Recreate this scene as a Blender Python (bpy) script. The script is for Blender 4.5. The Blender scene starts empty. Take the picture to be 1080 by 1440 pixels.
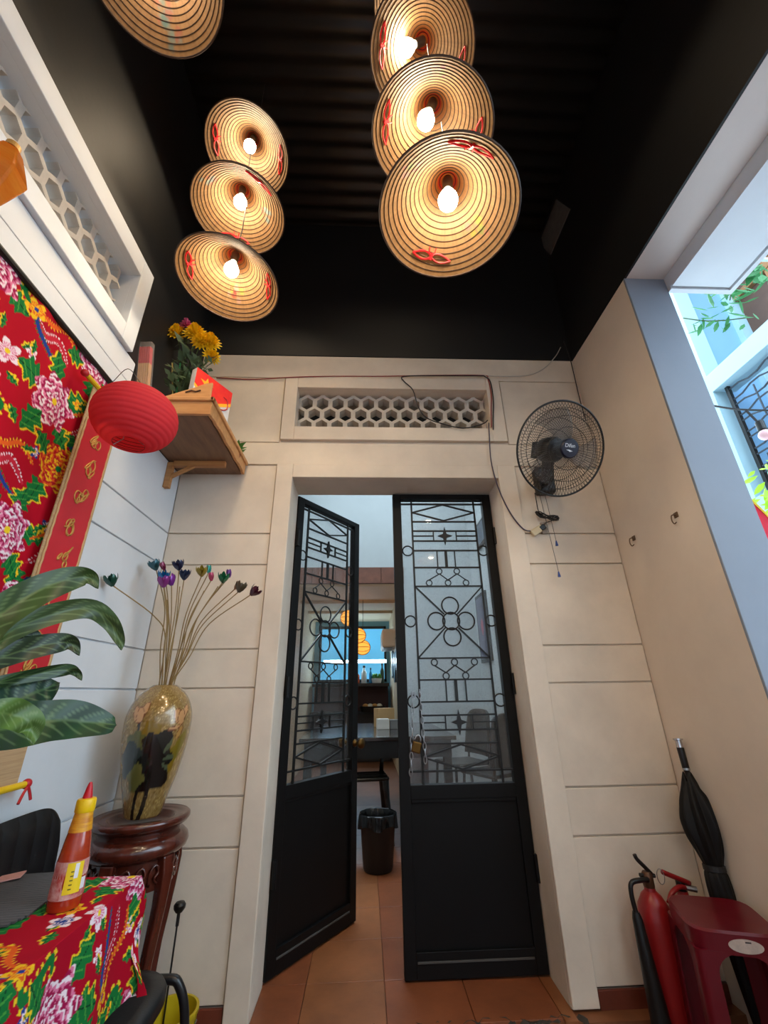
import bpy, math, random
import numpy as np
from mathutils import Vector, Matrix

random.seed(7)
PI = math.pi
scene = bpy.context.scene
COL = scene.collection

# ------------------------------------------------------------------ camera
CAM_Z = 1.2
F_PX = 587.03
yaw, pit, rol = math.radians(2.6855), math.radians(23.2657), math.radians(0.9364)
fwd = Vector((math.sin(yaw) * math.cos(pit), math.cos(yaw) * math.cos(pit), math.sin(pit)))
rgt = Vector((math.cos(yaw), -math.sin(yaw), 0))
dwn = fwd.cross(rgt)
r2 = math.cos(rol) * rgt + math.sin(rol) * dwn
d2 = -math.sin(rol) * rgt + math.cos(rol) * dwn
camd = bpy.data.cameras.new('camera')
cam = bpy.data.objects.new('camera', camd)
COL.objects.link(cam)
camd.sensor_fit = 'HORIZONTAL'
camd.sensor_width = 36.0
camd.lens = 36.0 * F_PX / 1080.0
camd.clip_start = 0.02
m3 = Matrix((r2, -d2, -fwd)).transposed()
cam.matrix_world = Matrix.Translation((0, 0, CAM_Z)) @ m3.to_4x4()
scene.camera = cam

# ------------------------------------------------------------------ world, exposure
world = bpy.data.worlds.new('sky')
scene.world = world
world.use_nodes = True
bg = world.node_tree.nodes['Background']
bg.inputs[0].default_value = (0.66, 0.84, 1.0, 1)      # bright hazy overcast sky
bg.inputs[1].default_value = 3.4
scene.view_settings.view_transform = 'Standard'
scene.view_settings.look = 'None'
scene.view_settings.gamma = 1.0
scene.view_settings.use_curve_mapping = False
scene.view_settings.exposure = 0.8
BULB_L = 160.0

# ------------------------------------------------------------------ helpers
def lin(c):
    a = np.asarray(c, float) / 255.0
    return np.where(a <= 0.04045, a / 12.92, ((a + 0.055) / 1.055) ** 2.4)

def rgba(c):
    l = lin(c)
    return (float(l[0]), float(l[1]), float(l[2]), 1.0)

MATS = {}
def mat(name, c=(128, 128, 128), rough=0.6, metal=0.0, var=0.0, vscale=4.0, c2=None, bump=0.0, bscale=60.0,
        emit=None, estr=0.0, spec=0.5, coat=0.0, trans=0.0, transl=0.0, alpha=None, attr=False, stretch=None, sheen=0.0):
    if name in MATS:
        return MATS[name]
    m = bpy.data.materials.new(name)
    m.use_nodes = True
    nt = m.node_tree
    b = nt.nodes['Principled BSDF']
    b.inputs['Roughness'].default_value = rough
    b.inputs['Metallic'].default_value = metal
    b.inputs['Specular IOR Level'].default_value = spec
    b.inputs['Coat Weight'].default_value = coat
    b.inputs['Coat Roughness'].default_value = 0.08
    b.inputs['Base Color'].default_value = rgba(c)
    if sheen: b.inputs['Sheen Weight'].default_value = sheen
    src = None
    if attr:
        at = nt.nodes.new('ShaderNodeAttribute'); at.attribute_name = 'Col'
        src = at.outputs['Color']
    if var > 0 or c2 is not None or bump > 0:
        tc = nt.nodes.new('ShaderNodeTexCoord')
        mp = nt.nodes.new('ShaderNodeMapping')
        if stretch: mp.inputs['Scale'].default_value = stretch
        nt.links.new(tc.outputs['Object'], mp.inputs[0])
    if var > 0 or c2 is not None:
        nz = nt.nodes.new('ShaderNodeTexNoise')
        nz.inputs['Scale'].default_value = vscale
        nz.inputs['Detail'].default_value = 6
        nz.inputs['Roughness'].default_value = 0.62
        nt.links.new(mp.outputs[0], nz.inputs['Vector'])
        rp = nt.nodes.new('ShaderNodeMapRange')
        rp.inputs[1].default_value = 0.32; rp.inputs[2].default_value = 0.68
        nt.links.new(nz.outputs['Fac'], rp.inputs[0])
        mx = nt.nodes.new('ShaderNodeMix'); mx.data_type = 'RGBA'
        nt.links.new(rp.outputs[0], mx.inputs[0])
        if attr:
            ml = nt.nodes.new('ShaderNodeMix'); ml.data_type = 'RGBA'; ml.blend_type = 'MULTIPLY'
            ml.inputs[0].default_value = 1.0
            mx.inputs[6].default_value = (1 - var, 1 - var, 1 - var, 1); mx.inputs[7].default_value = (1, 1, 1, 1)
            nt.links.new(src, ml.inputs[6]); nt.links.new(mx.outputs[2], ml.inputs[7])
            src = ml.outputs[2]
        else:
            l = rgba(c)
            if c2 is not None:
                mx.inputs[6].default_value = l; mx.inputs[7].default_value = rgba(c2)
            else:
                mx.inputs[6].default_value = tuple(x * (1 - var) for x in l[:3]) + (1,)
                mx.inputs[7].default_value = tuple(min(1, x * (1 + var * .5)) for x in l[:3]) + (1,)
            src = mx.outputs[2]
    if src is not None:
        nt.links.new(src, b.inputs['Base Color'])
    if bump > 0:
        n2 = nt.nodes.new('ShaderNodeTexNoise'); n2.inputs['Scale'].default_value = bscale; n2.inputs['Detail'].default_value = 4
        nt.links.new(mp.outputs[0], n2.inputs['Vector'])
        bp = nt.nodes.new('ShaderNodeBump'); bp.inputs['Strength'].default_value = bump; bp.inputs['Distance'].default_value = 0.004
        nt.links.new(n2.outputs['Fac'], bp.inputs['Height'])
        nt.links.new(bp.outputs[0], b.inputs['Normal'])
    if emit is not None:
        b.inputs['Emission Color'].default_value = rgba(emit)
        b.inputs['Emission Strength'].default_value = estr
    if trans: b.inputs['Transmission Weight'].default_value = trans
    out = nt.nodes['Material Output']
    if transl > 0:
        tr = nt.nodes.new('ShaderNodeBsdfTranslucent')
        tr.inputs['Color'].default_value = rgba(c)
        if src is not None: nt.links.new(src, tr.inputs['Color'])
        ms = nt.nodes.new('ShaderNodeMixShader'); ms.inputs[0].default_value = transl
        nt.links.new(b.outputs[0], ms.inputs[1]); nt.links.new(tr.outputs[0], ms.inputs[2])
        nt.links.new(ms.outputs[0], out.inputs[0])
    if alpha is not None:
        tp = nt.nodes.new('ShaderNodeBsdfTransparent')
        ms = nt.nodes.new('ShaderNodeMixShader'); ms.inputs[0].default_value = alpha
        nt.links.new(tp.outputs[0], ms.inputs[1]); nt.links.new(b.outputs[0], ms.inputs[2])
        nt.links.new(ms.outputs[0], out.inputs[0])
    MATS[name] = m
    return m

WM = {}          # python-side world matrices of the objects
def wmat(o): return WM.get(o.name, Matrix.Identity(4))

def tag(o, label=None, cat=None, group=None, kind=None):
    if label: o['label'] = label
    if cat: o['category'] = cat
    if group: o['group'] = group
    if kind: o['kind'] = kind
    return o

def thing(name, label, cat, loc=(0, 0, 0), rz=0.0, group=None, mtx=None, kind=None):
    o = bpy.data.objects.new(name, None)
    o.empty_display_size = 0.05
    COL.objects.link(o)
    M = mtx if mtx is not None else Matrix.Translation(loc) @ Matrix.Rotation(rz, 4, 'Z')
    o.matrix_world = M
    WM[o.name] = M.copy()
    tag(o, label, cat, group, kind)
    return o

class MB:
    def __init__(self): self.v = []; self.f = []; self.c = None
    def add(self, vs, fs):
        b = len(self.v); self.v += [tuple(map(float, p)) for p in vs]; self.f += [tuple(i + b for i in q) for q in fs]
        return self
    def box(self, x0, x1, y0, y1, z0, z1):
        vs = [(x0, y0, z0), (x1, y0, z0), (x1, y1, z0), (x0, y1, z0), (x0, y0, z1), (x1, y0, z1), (x1, y1, z1), (x0, y1, z1)]
        return self.add(vs, [(3, 2, 1, 0), (4, 5, 6, 7), (0, 1, 5, 4), (1, 2, 6, 5), (2, 3, 7, 6), (3, 0, 4, 7)])
    def obox(self, c, u, v, w):     # centre and three half vectors
        c, u, v, w = map(Vector, (c, u, v, w))
        vs = [c + a * u + b * v + d * w for d in (-1, 1) for a, b in ((-1, -1), (1, -1), (1, 1), (-1, 1))]
        return self.add(vs, [(3, 2, 1, 0), (4, 5, 6, 7), (0, 1, 5, 4), (1, 2, 6, 5), (2, 3, 7, 6), (3, 0, 4, 7)])
    def bar(self, a, b, w, d, up=(0, 0, 1)):   # rectangular bar from a to b
        a, b = Vector(a), Vector(b); t = (b - a); L = t.length; t.normalize()
        s = t.cross(Vector(up))
        if s.length < 1e-4: s = t.cross(Vector((1, 0, 0)))
        s.normalize(); n = s.cross(t)
        return self.obox((a + b) / 2, t * L / 2, s * w / 2, n * d / 2)
    def tube(self, pts, r, n=6, closed=False, caps=True):
        P = [Vector(p) for p in pts]; k = len(P)
        R = r if isinstance(r, (list, tuple)) else [r] * k
        vs = []; prev = None
        for i in range(k):
            if closed: t = P[(i + 1) % k] - P[i - 1]
            else: t = P[min(i + 1, k - 1)] - P[max(i - 1, 0)]
            if t.length < 1e-9: t = Vector((0, 0, 1))
            t.normalize()
            if prev is None:
                a = Vector((0, 0, 1)) if abs(t.z) < .9 else Vector((1, 0, 0))
                u = t.cross(a).normalized()
            else:
                u = (prev - t * prev.dot(t))
                u = u.normalized() if u.length > 1e-6 else t.orthogonal().normalized()
            prev = u; w = t.cross(u)
            for j in range(n):
                an = 2 * PI * j / n
                vs.append(P[i] + (u * math.cos(an) + w * math.sin(an)) * R[i])
        fs = []
        for i in range(k if closed else k - 1):
            i2 = (i + 1) % k
            for j in range(n):
                j2 = (j + 1) % n
                fs.append((i * n + j, i * n + j2, i2 * n + j2, i2 * n + j))
        if caps and not closed:
            fs.append(tuple(reversed(range(n)))); fs.append(tuple((k - 1) * n + j for j in range(n)))
        return self.add(vs, fs)
    def lathe(self, prof, n=32, c=(0, 0, 0), a0=0.0):
        vs = []; fs = []
        for r, z in prof:
            for j in range(n):
                a = a0 + 2 * PI * j / n
                vs.append((c[0] + r * math.cos(a), c[1] + r * math.sin(a), c[2] + z))
        for i in range(len(prof) - 1):
            for j in range(n):
                j2 = (j + 1) % n
                fs.append((i * n + j, i * n + j2, (i + 1) * n + j2, (i + 1) * n + j))
        return self.add(vs, fs)
    def prism(self, poly, fn, d0, d1):   # polygon (a,b) extruded along d through fn(a,b,d)
        k = len(poly)
        vs = [fn(a, b, d0) for a, b in poly] + [fn(a, b, d1) for a, b in poly]
        fs = [tuple(range(k)), tuple(range(2 * k - 1, k - 1, -1))] + [(i, k + i, k + (i + 1) % k, (i + 1) % k) for i in range(k)]
        return self.add(vs, fs)
    def grid(self, fn, nu, nv):
        vs = [fn(i / (nu - 1), j / (nv - 1)) for j in range(nv) for i in range(nu)]
        fs = [(j * nu + i, j * nu + i + 1, (j + 1) * nu + i + 1, (j + 1) * nu + i) for j in range(nv - 1) for i in range(nu - 1)]
        return self.add(vs, fs)
    def sphere(self, c, r, n=12, m=8, sc=(1, 1, 1)):
        prof = [(max(1e-5, math.sin(PI * i / m)), -math.cos(PI * i / m)) for i in range(m + 1)]
        b = len(self.v); self.lathe(prof, n)
        for i in range(b, len(self.v)):
            x, y, z = self.v[i]; self.v[i] = (c[0] + x * r * sc[0], c[1] + y * r * sc[1], c[2] + z * r * sc[2])
        return self
    def xf(self, M, b=0):
        for i in range(b, len(self.v)): self.v[i] = tuple(M @ Vector(self.v[i]))
        return self
    def mesh(self, name):
        me = bpy.data.meshes.new(name)
        me.from_pydata(self.v, [], self.f)
        me.update()
        return me
    def build(self, name, m, parent=None, world=False, smooth=False, bevel=0.0, solid=0.0, col=None, sub=0):
        if world and parent is not None:
            inv = wmat(parent).inverted()
            self.xf(inv)
        me = self.mesh(name)
        return place(name, me, m, parent, smooth, bevel, solid, col, sub)

def place(name, me, m, parent=None, smooth=False, bevel=0.0, solid=0.0, col=None, sub=0, local=None):
    o = bpy.data.objects.new(name, me)
    COL.objects.link(o)
    if m is not None and not me.materials: me.materials.append(m)
    if smooth:
        me.polygons.foreach_set('use_smooth', [True] * len(me.polygons))
        if smooth == 'auto':
            try:
                me.set_sharp_from_angle(angle=math.radians(40))
            except Exception: pass
    if col is not None:
        a = me.color_attributes.new('Col', 'FLOAT_COLOR', 'POINT')
        arr = np.ones((len(me.vertices), 4), np.float32); arr[:, :3] = col
        a.data.foreach_set('color', arr.ravel())
    if solid:
        md = o.modifiers.new('solid', 'SOLIDIFY'); md.thickness = solid; md.offset = 0
    if bevel:
        md = o.modifiers.new('bevel', 'BEVEL'); md.width = bevel; md.segments = 2; md.limit_method = 'ANGLE'
    if sub:
        md = o.modifiers.new('sub', 'SUBSURF'); md.levels = sub; md.render_levels = sub
    L = local if local is not None else Matrix.Identity(4)
    if parent is not None:
        o.parent = parent
        WM[o.name] = wmat(parent) @ L
    else:
        WM[o.name] = L
    if local is not None: o.matrix_basis = L
    return o

def curve_pts(P, n=24):       # Catmull-Rom through the points
    P = [Vector(p) for p in P]
    Q = [P[0] * 2 - P[1]] + P + [P[-1] * 2 - P[-2]]
    out = []
    seg = len(P) - 1; per = max(2, n // seg)
    for i in range(seg):
        a, b, c, d = Q[i:i + 4]
        for k in range(per):
            t = k / per
            out.append(0.5 * ((2 * b) + (c - a) * t + (2 * a - 5 * b + 4 * c - d) * t * t + (3 * b - a - 3 * c + d) * t ** 3))
    out.append(P[-1])
    return out

def basis(z, xhint=(0, 0, 1)):
    z = Vector(z).normalized(); x = Vector(xhint); x = (x - z * x.dot(z)).normalized(); y = z.cross(x)
    return Matrix((x, y, z)).transposed()

# ------------------------------------------------------------------ materials
CREAM = mat('cream_paint', (226, 212, 194), .62, var=.14, vscale=2.6, bump=.14, bscale=35)
CREAMR = mat('aged_cream_paint', (220, 206, 190), .66, var=.10, vscale=1.6, bump=.10, bscale=30)
WHITEP = mat('daylit_white_paint', (216, 221, 226), .6, var=.06, vscale=3, bump=.10, bscale=40)  # faint blue of the daylight mixed into the white
COOLW = mat('cool_white_paint', (214, 220, 226), .65, var=.05, vscale=2)
JOINT = mat('joint_grey', (120, 108, 98), .8)
BLACKW = mat('black_wall_paint', (22, 22, 23), .55, var=.25, vscale=2.0, bump=.15, bscale=25)
BLACKR = mat('black_roof_paint', (44, 41, 38), .42, var=.3, vscale=3.0)
DOORB = mat('black_door_enamel', (9, 9, 10), .5, var=.3, vscale=5, bump=.05, bscale=30, spec=.25)
IRON = mat('black_iron', (14, 14, 14), .45)
TERRA = mat('terracotta_tile', (140, 78, 46), .42, var=.28, vscale=5, bump=.12, bscale=40)
TERRA2 = mat('terracotta_tile_worn', (150, 92, 54), .42, var=.3, vscale=4, bump=.12, bscale=40)
REDTILE = mat('red_brown_skirting', (112, 52, 34), .5, var=.3, vscale=7)
CONC = mat('broken_concrete', (66, 58, 50), .9, var=.4, vscale=12, bump=.6, bscale=50)
WOOD = mat('oak_wood', (196, 142, 88), .5, c2=(168, 114, 66), vscale=5, stretch=(1, 1, 12), bump=.05)
WOODX = mat('oak_wood_rail', (190, 132, 78), .45, c2=(214, 158, 100), vscale=4, stretch=(1.5, 10, 10))
PLY = mat('plywood', (140, 106, 78), .6, c2=(112, 82, 60), vscale=3, stretch=(9, 1.5, 1))
ROSE = mat('rosewood', (84, 34, 22), .25, var=.4, vscale=6, coat=.6, stretch=(4, 4, 1))
BLKPL = mat('black_plastic', (18, 18, 19), .4)
BLKLE = mat('black_leatherette', (20, 21, 23), .38, bump=.1, bscale=200)
STEEL = mat('steel', (170, 170, 172), .3, metal=1)
BRASS = mat('brass', (104, 78, 42), .4, metal=1)

# ------------------------------------------------------------------ dimensions of the place
D = 2.1                      # face of the front wall
XL, XR = -1.036, 1.37        # faces of the side walls
ZT = 3.2                     # top of the white part
ZR = 4.5                     # corrugated roof
ROWS = [.17, .632, .806, 1.225, 1.395, 1.808, 1.978]
g = .0035

# ------------------------------------------------------------------ the setting
def struct(o):
    o['kind'] = 'structure'; return o

# front wall -----------------------------------------------------
w = MB()
y0, y1 = D + .012, D + .22
for a in ((-1.3, -.413, 0, 2.311), (.758, 1.58, 0, 2.311), (-1.3, 1.58, 2.311, 2.65), (-1.3, -.424, 2.65, 2.937),
          (.758, 1.58, 2.65, 2.937), (-1.3, 1.58, 2.937, ZT)):
    w.box(a[0], a[1], y0, y1, a[2], a[3])
wf = struct(w.build('wall_front', CREAM))
def panel(par, x0, x1, y0, y1, z0, z1, m=CREAM):
    MB().box(x0, x1, y0, y1, z0, z1).build('panel', m, par, world=True, bevel=.0025)
rows = ROWS + [2.392]
for x0, x1 in ((XL, -.505), (.862, XR)):
    for a, b in zip(rows[:-1], rows[1:]):
        panel(wf, x0 + .001, x1 - g, D, D + .0125, a + g, b - g)
panel(wf, XL + .001, XR - .001, D, D + .0125, 2.395 + g, 2.544 - .001)
panel(wf, XL + .001, -.505 - g, D, D + .0125, 2.544 + g, 3.02 - g)
panel(wf, .85 + g, XR - .001, D, D + .0125, 2.544 + g, 3.02 - g)
panel(wf, XL + .001, XR - .001, D, D + .0125, 3.02 + g, ZT)
struct(MB().box(-1.3, 1.58, D - .004, D + .22, ZT + .002, ZR + .2).build('wall_front_upper', BLACKW))

t = MB()
t.box(-.505, -.413, D - .012, D + .013, .12, 2.394).box(.758, .862, D - .012, D + .013, .12, 2.394).box(-.413, .758, D - .012, D + .013, 2.311, 2.394)
struct(t.build('trim_1', CREAM, bevel=.004))
t = MB()
t.box(-.502, -.424, D - .014, D + .013, 2.56, 3.02).box(.758, .845, D - .014, D + .013, 2.56, 3.02)
t.box(-.424, .758, D - .014, D + .013, 2.56, 2.65).box(-.424, .758, D - .014, D + .013, 2.937, 3.02)
struct(t.build('trim_2', CREAM, bevel=.003))
# skirting tiles
bf = struct(MB().box(XL, -.505, D + .004, D + .012, 0, .168).box(.862, XR, D + .004, D + .012, 0, .168).build('baseboard_front', JOINT))
for x0, x1 in ((XL, -.775), (-.775, -.507), (.864, 1.12), (1.12, XR - .001)):
    MB().box(x0 + .002, x1 - .002, D - .004, D + .006, .002, .166).build('tile', REDTILE, bf, bevel=.002)

# honeycomb vents -----------------------------------------------------
def hexcell(pitch, wall, depth):
    ro = pitch / math.sqrt(3); ri = ro - wall; zs = 1.13
    b = MB(); vs = []
    for d in (0, depth):
        for r in (ro, ri):
            vs += [(r * math.sin(k * PI / 3), d, r * math.cos(k * PI / 3) * (zs if r == ri else 1)) for k in range(6)]
    fs = []
    for k in range(6):
        k2 = (k + 1) % 6
        fs += [(k, k2, 6 + k2, 6 + k), (12 + k2, 12 + k, 18 + k, 18 + k2), (6 + k, 6 + k2, 18 + k2, 18 + k), (k2, k, 12 + k, 12 + k2)]
    return b.add(vs, fs).mesh('vent_cell')
PITCH = .0965
VENTM = mat('vent_cement', (205, 196, 184), .8, var=.12, vscale=12, bump=.2, bscale=60)
cell = hexcell(PITCH, .0150, .07); cell.materials.append(VENTM)
win1 = MB().box(-.60, .93, D + .30, D + .33, 2.45, 3.1).build('window_1', mat('vent_shade_board', (30, 24, 20), .85))  # dark sheet added so the lattice holes look shaded
struct(win1)
for r in range(5):
    zc = 2.955 - .0836 * r
    for c in range(-1, 14):
        xc = -.42 + PITCH * (c + (.5 if r % 2 else 0))
        if -.424 - .045 < xc < .758 + .045 and 2.65 - .05 < zc < 2.937 + .05:
            place('vent_cell', cell, None, win1, local=Matrix.Translation((xc, D + .06, zc)))
# the lattice on the left wall
win2 = MB().box(XL - .42, XL - .40, -.2, 1.5, 2.4, 3.15).build('window_2', mat('grey_light_shaft', (122, 120, 120), .9, var=.1))
struct(win2)
RZ = Matrix.Rotation(PI / 2, 4, 'Z')
for r in range(5):
    zc = 2.985 - .0836 * r
    for c in range(0, 16):
        yc = 1.33 - PITCH * (c + (.5 if r % 2 else 0))
        if .05 < yc < 1.35 + .03 and 2.65 - .045 < zc < 2.937 + .045:
            place('vent_cell', cell, None, win2, local=Matrix.Translation((XL - .055, yc, zc)) @ RZ)

# left wall -----------------------------------------------------
YB = -2.6
w = MB()
for a in ((YB, 2.32, 0, 2.65), (YB, 0.0, 2.65, 2.937), (1.35, 2.32, 2.65, 2.937), (YB, 2.32, 2.937, ZT)):
    w.box(XL - .2, XL - .012, a[0], a[1], a[2], a[3])
wl = struct(w.build('wall_left', WHITEP))
for a, b in zip(rows[:-1], [z for z in ROWS[1:]] + [2.33]):
    panel(wl, XL - .0125, XL, YB, D - .001, a + g, b - g, WHITEP)
panel(wl, XL - .0125, XL, YB, 1.505, 2.335, 2.452, WHITEP)
panel(wl, XL - .0125, XL, YB, 1.505, 2.455, 2.568, WHITEP)
w = MB()
w.box(XL - .0125, XL + .001, 1.434, D, 2.57, ZT - .004).box(XL - .0125, XL + .001, 1.507, D, 2.335, 2.57).box(XL - .0125, XL + .001, YB, 1.434, 3.036, ZT - .004)
w.box(XL - .2, XL - .004, YB, D, ZT + .004, ZR + .2)
struct(w.build('wall_left_upper', BLACKW))
t = MB()
x0, x1 = XL - .013, XL + .022
t.box(x0, x1, 1.35, 1.434, 2.57, 3.034).box(x0, x1, -.1, 0, 2.57, 3.034).box(x0, x1, 0, 1.35, 2.57, 2.65).box(x0, x1, 0, 1.35, 2.937, 3.034)
struct(t.build('trim_3', WHITEP, bevel=.003))
bl = struct(MB().box(XL - .012, XL - .004, YB, D, 0, .168).build('baseboard_left', JOINT))
for k in range(6):
    a = D - .005 - .3 * (k + 1)
    MB().box(XL - .006, XL + .004, a + .003, a + .297, .002, .166).build('tile', REDTILE, bl, bevel=.002)

# right wall, opening and beam ------------------------------------
struct(MB().box(XR, 1.585, 1.506, 2.32, 0, ZT).build('wall_right', CREAMR))
struct(MB().box(XR - .002, 1.587, 1.494, 1.506, 0, ZT).build('trim_6', mat('jamb_daylight_grey', (132, 142, 156), .65, var=.06, vscale=2), bevel=.003))  # cool daylight and shade of the jamb put into its colour
# unseen wall added behind the camera to cut light from the back
struct(MB().box(XL - .2, .1, YB - .1, YB, 0, ZR + .2).box(1.0, 1.6, YB - .1, YB, 0, ZR + .2).box(.1, 1.0, YB - .1, YB, 2.2, ZR + .2).build('wall_back_light_block', WHITEP))
# unseen low wall added under the right opening to darken the lower walls
struct(MB().box(XR, 1.585, YB, 1.49, 0, 1.0).build('wall_right_light_block', CREAMR, bevel=.004))
struct(MB().box(XR, XR + .012, YB, 2.32, ZT + .002, ZR + .2).build('wall_right_upper', BLACKW))
struct(MB().box(XR + .012, 1.585, YB, 2.32, ZT + .001, ZR + .2).build('wall_right_beam', mat('beam_white', (222, 214, 208), .65, var=.05)))
t = MB().box(1.586, 1.93, YB, 1.5, 3.125, 3.32).box(1.586, 1.895, YB, 1.465, 3.112, 3.125).box(1.905, 1.93, YB, 1.5, 3.105, 3.125).box(1.586, 1.905, 1.475, 1.5, 3.105, 3.125)
tag(t.build('canopy_slab', COOLW), 'pale concrete canopy slab outside the right opening', 'canopy')
MB().obox((XR - .003, 1.93, 4.30), (0, .16, 0), (0, .05, .14), (.004, 0, 0)).build('patch', mat('grey_filler', (104, 100, 96), .8, var=.2, vscale=20), bpy.data.objects['wall_right_upper'])

# corrugated roof -----------------------------------------------------
def rooff(u, v):
    y = YB + (D - YB) * v
    return (XL - .02 + (XR - XL + .04) * u, y, ZR + .010 * math.sin(2 * PI * y / .098))
struct(MB().grid(rooff, 2, 480).build('ceiling', BLACKR, smooth=True, solid=.004))
# outer floor, inner floor
FLO = mat('outer_floor_tile', (104, 62, 46), .6, var=.2, vscale=3)
struct(MB().box(-1.3, 14, -9, D + .012, -.12, 0).build('floor', FLO))
fi = struct(MB().box(-1.3, 1.6, D - .06, 9.0, -.02, .112).build('floor_inner', mat('tile_bed', (128, 80, 50), .5, var=.25, vscale=4)))
TS = .315
xs = [.078 + TS * k for k in range(-4, 5)]
ys = [2.0] + [2.312 + TS * k for k in range(0, 10)]
for i in range(len(xs) - 1):
    for j in range(len(ys) - 1):
        xa, xb = xs[i], xs[i + 1]
        ya, yb = ys[j], ys[j + 1]
        if j == 0:
            xa, xb, ya = max(xa, -.413), min(xb, .758), D - .055 + .012 * math.sin(3 * i)
            if xb - xa < .02: continue
        if xb > 1.36: xb = 1.36
        if xa < -1.0: xa = -1.0
        MB().box(xa + .0015, xb - .0015, ya + .0015, yb - .0015, .1, .12).build('tile', TERRA if (i * 7 + j * 3) % 3 else TERRA2, fi, bevel=.0015)
# crumbled mortar along the front of the step
b = MB(); n = 60; vs = []; fs = []
for k in range(n + 1):
    x = -.44 + 1.23 * k / n
    e = random.uniform(-.012, .012)
    vs += [(x, D - .085 + e, .002), (x, D - .083 + e + random.uniform(0, .012), .098 + random.uniform(-.012, .004)), (x, D - .045 + random.uniform(-.02, .022), .1205 + random.uniform(-.006, .003)), (x, D - .02, .111)]
for k in range(n):
    for q in range(3):
        fs.append((4 * k + q, 4 * k + 4 + q, 4 * k + 5 + q, 4 * k + 1 + q))
b.add(vs, fs).build('broken_edge', CONC, fi)

# ------------------------------------------------------------------ the two door leaves
def glass_mat():
    m = bpy.data.materials.new('dusty_glass'); m.use_nodes = True
    nt = m.node_tree; nt.nodes.clear()
    out = nt.nodes.new('ShaderNodeOutputMaterial')
    tp = nt.nodes.new('ShaderNodeBsdfTransparent'); tp.inputs[0].default_value = (.985, .99, .99, 1)
    gl = nt.nodes.new('ShaderNodeBsdfGlossy'); gl.inputs['Roughness'].default_value = .03
    df = nt.nodes.new('ShaderNodeBsdfDiffuse'); df.inputs[0].default_value = (.55, .58, .6, 1)
    geo = nt.nodes.new('ShaderNodeNewGeometry')
    dt = nt.nodes.new('ShaderNodeVectorMath'); dt.operation = 'DOT_PRODUCT'
    nt.links.new(geo.outputs['Incoming'], dt.inputs[0]); nt.links.new(geo.outputs['Normal'], dt.inputs[1])
    ab = nt.nodes.new('ShaderNodeMath'); ab.operation = 'ABSOLUTE'; nt.links.new(dt.outputs['Value'], ab.inputs[0])
    om = nt.nodes.new('ShaderNodeMath'); om.operation = 'SUBTRACT'; om.inputs[0].default_value = 1.0; nt.links.new(ab.outputs[0], om.inputs[1])
    pw = nt.nodes.new('ShaderNodeMath'); pw.operation = 'POWER'; pw.inputs[1].default_value = 5.0; nt.links.new(om.outputs[0], pw.inputs[0])
    fr = nt.nodes.new('ShaderNodeMapRange'); fr.inputs[3].default_value = .04; fr.inputs[4].default_value = 1.0; nt.links.new(pw.outputs[0], fr.inputs[0])
    tc = nt.nodes.new('ShaderNodeTexCoord'); nz = nt.nodes.new('ShaderNodeTexNoise')
    nz.inputs['Scale'].default_value = 120; nz.inputs['Detail'].default_value = 6
    nt.links.new(tc.outputs['Object'], nz.inputs['Vector'])
    rp = nt.nodes.new('ShaderNodeMapRange'); rp.inputs[1].default_value = .48; rp.inputs[2].default_value = .75; rp.inputs[3].default_value = .04; rp.inputs[4].default_value = .12
    nt.links.new(nz.outputs['Fac'], rp.inputs[0])
    m1 = nt.nodes.new('ShaderNodeMixShader'); m2 = nt.nodes.new('ShaderNodeMixShader')
    nt.links.new(fr.outputs[0], m1.inputs[0]); nt.links.new(tp.outputs[0], m1.inputs[1]); nt.links.new(gl.outputs[0], m1.inputs[2])
    nt.links.new(rp.outputs[0], m2.inputs[0]); nt.links.new(m1.outputs[0], m2.inputs[1]); nt.links.new(df.outputs[0], m2.inputs[2])
    nt.links.new(m2.outputs[0], out.inputs[0])
    return m
GLASS = glass_mat()
LW, LH = .594, 2.172      # leaf width and height
def ring_pts(cx, cz, r, n=20, y=0, sx=1.0):
    return [(cx + sx * r * math.cos(2 * PI * k / n), y, cz + r * math.sin(2 * PI * k / n)) for k in range(n)]
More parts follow.
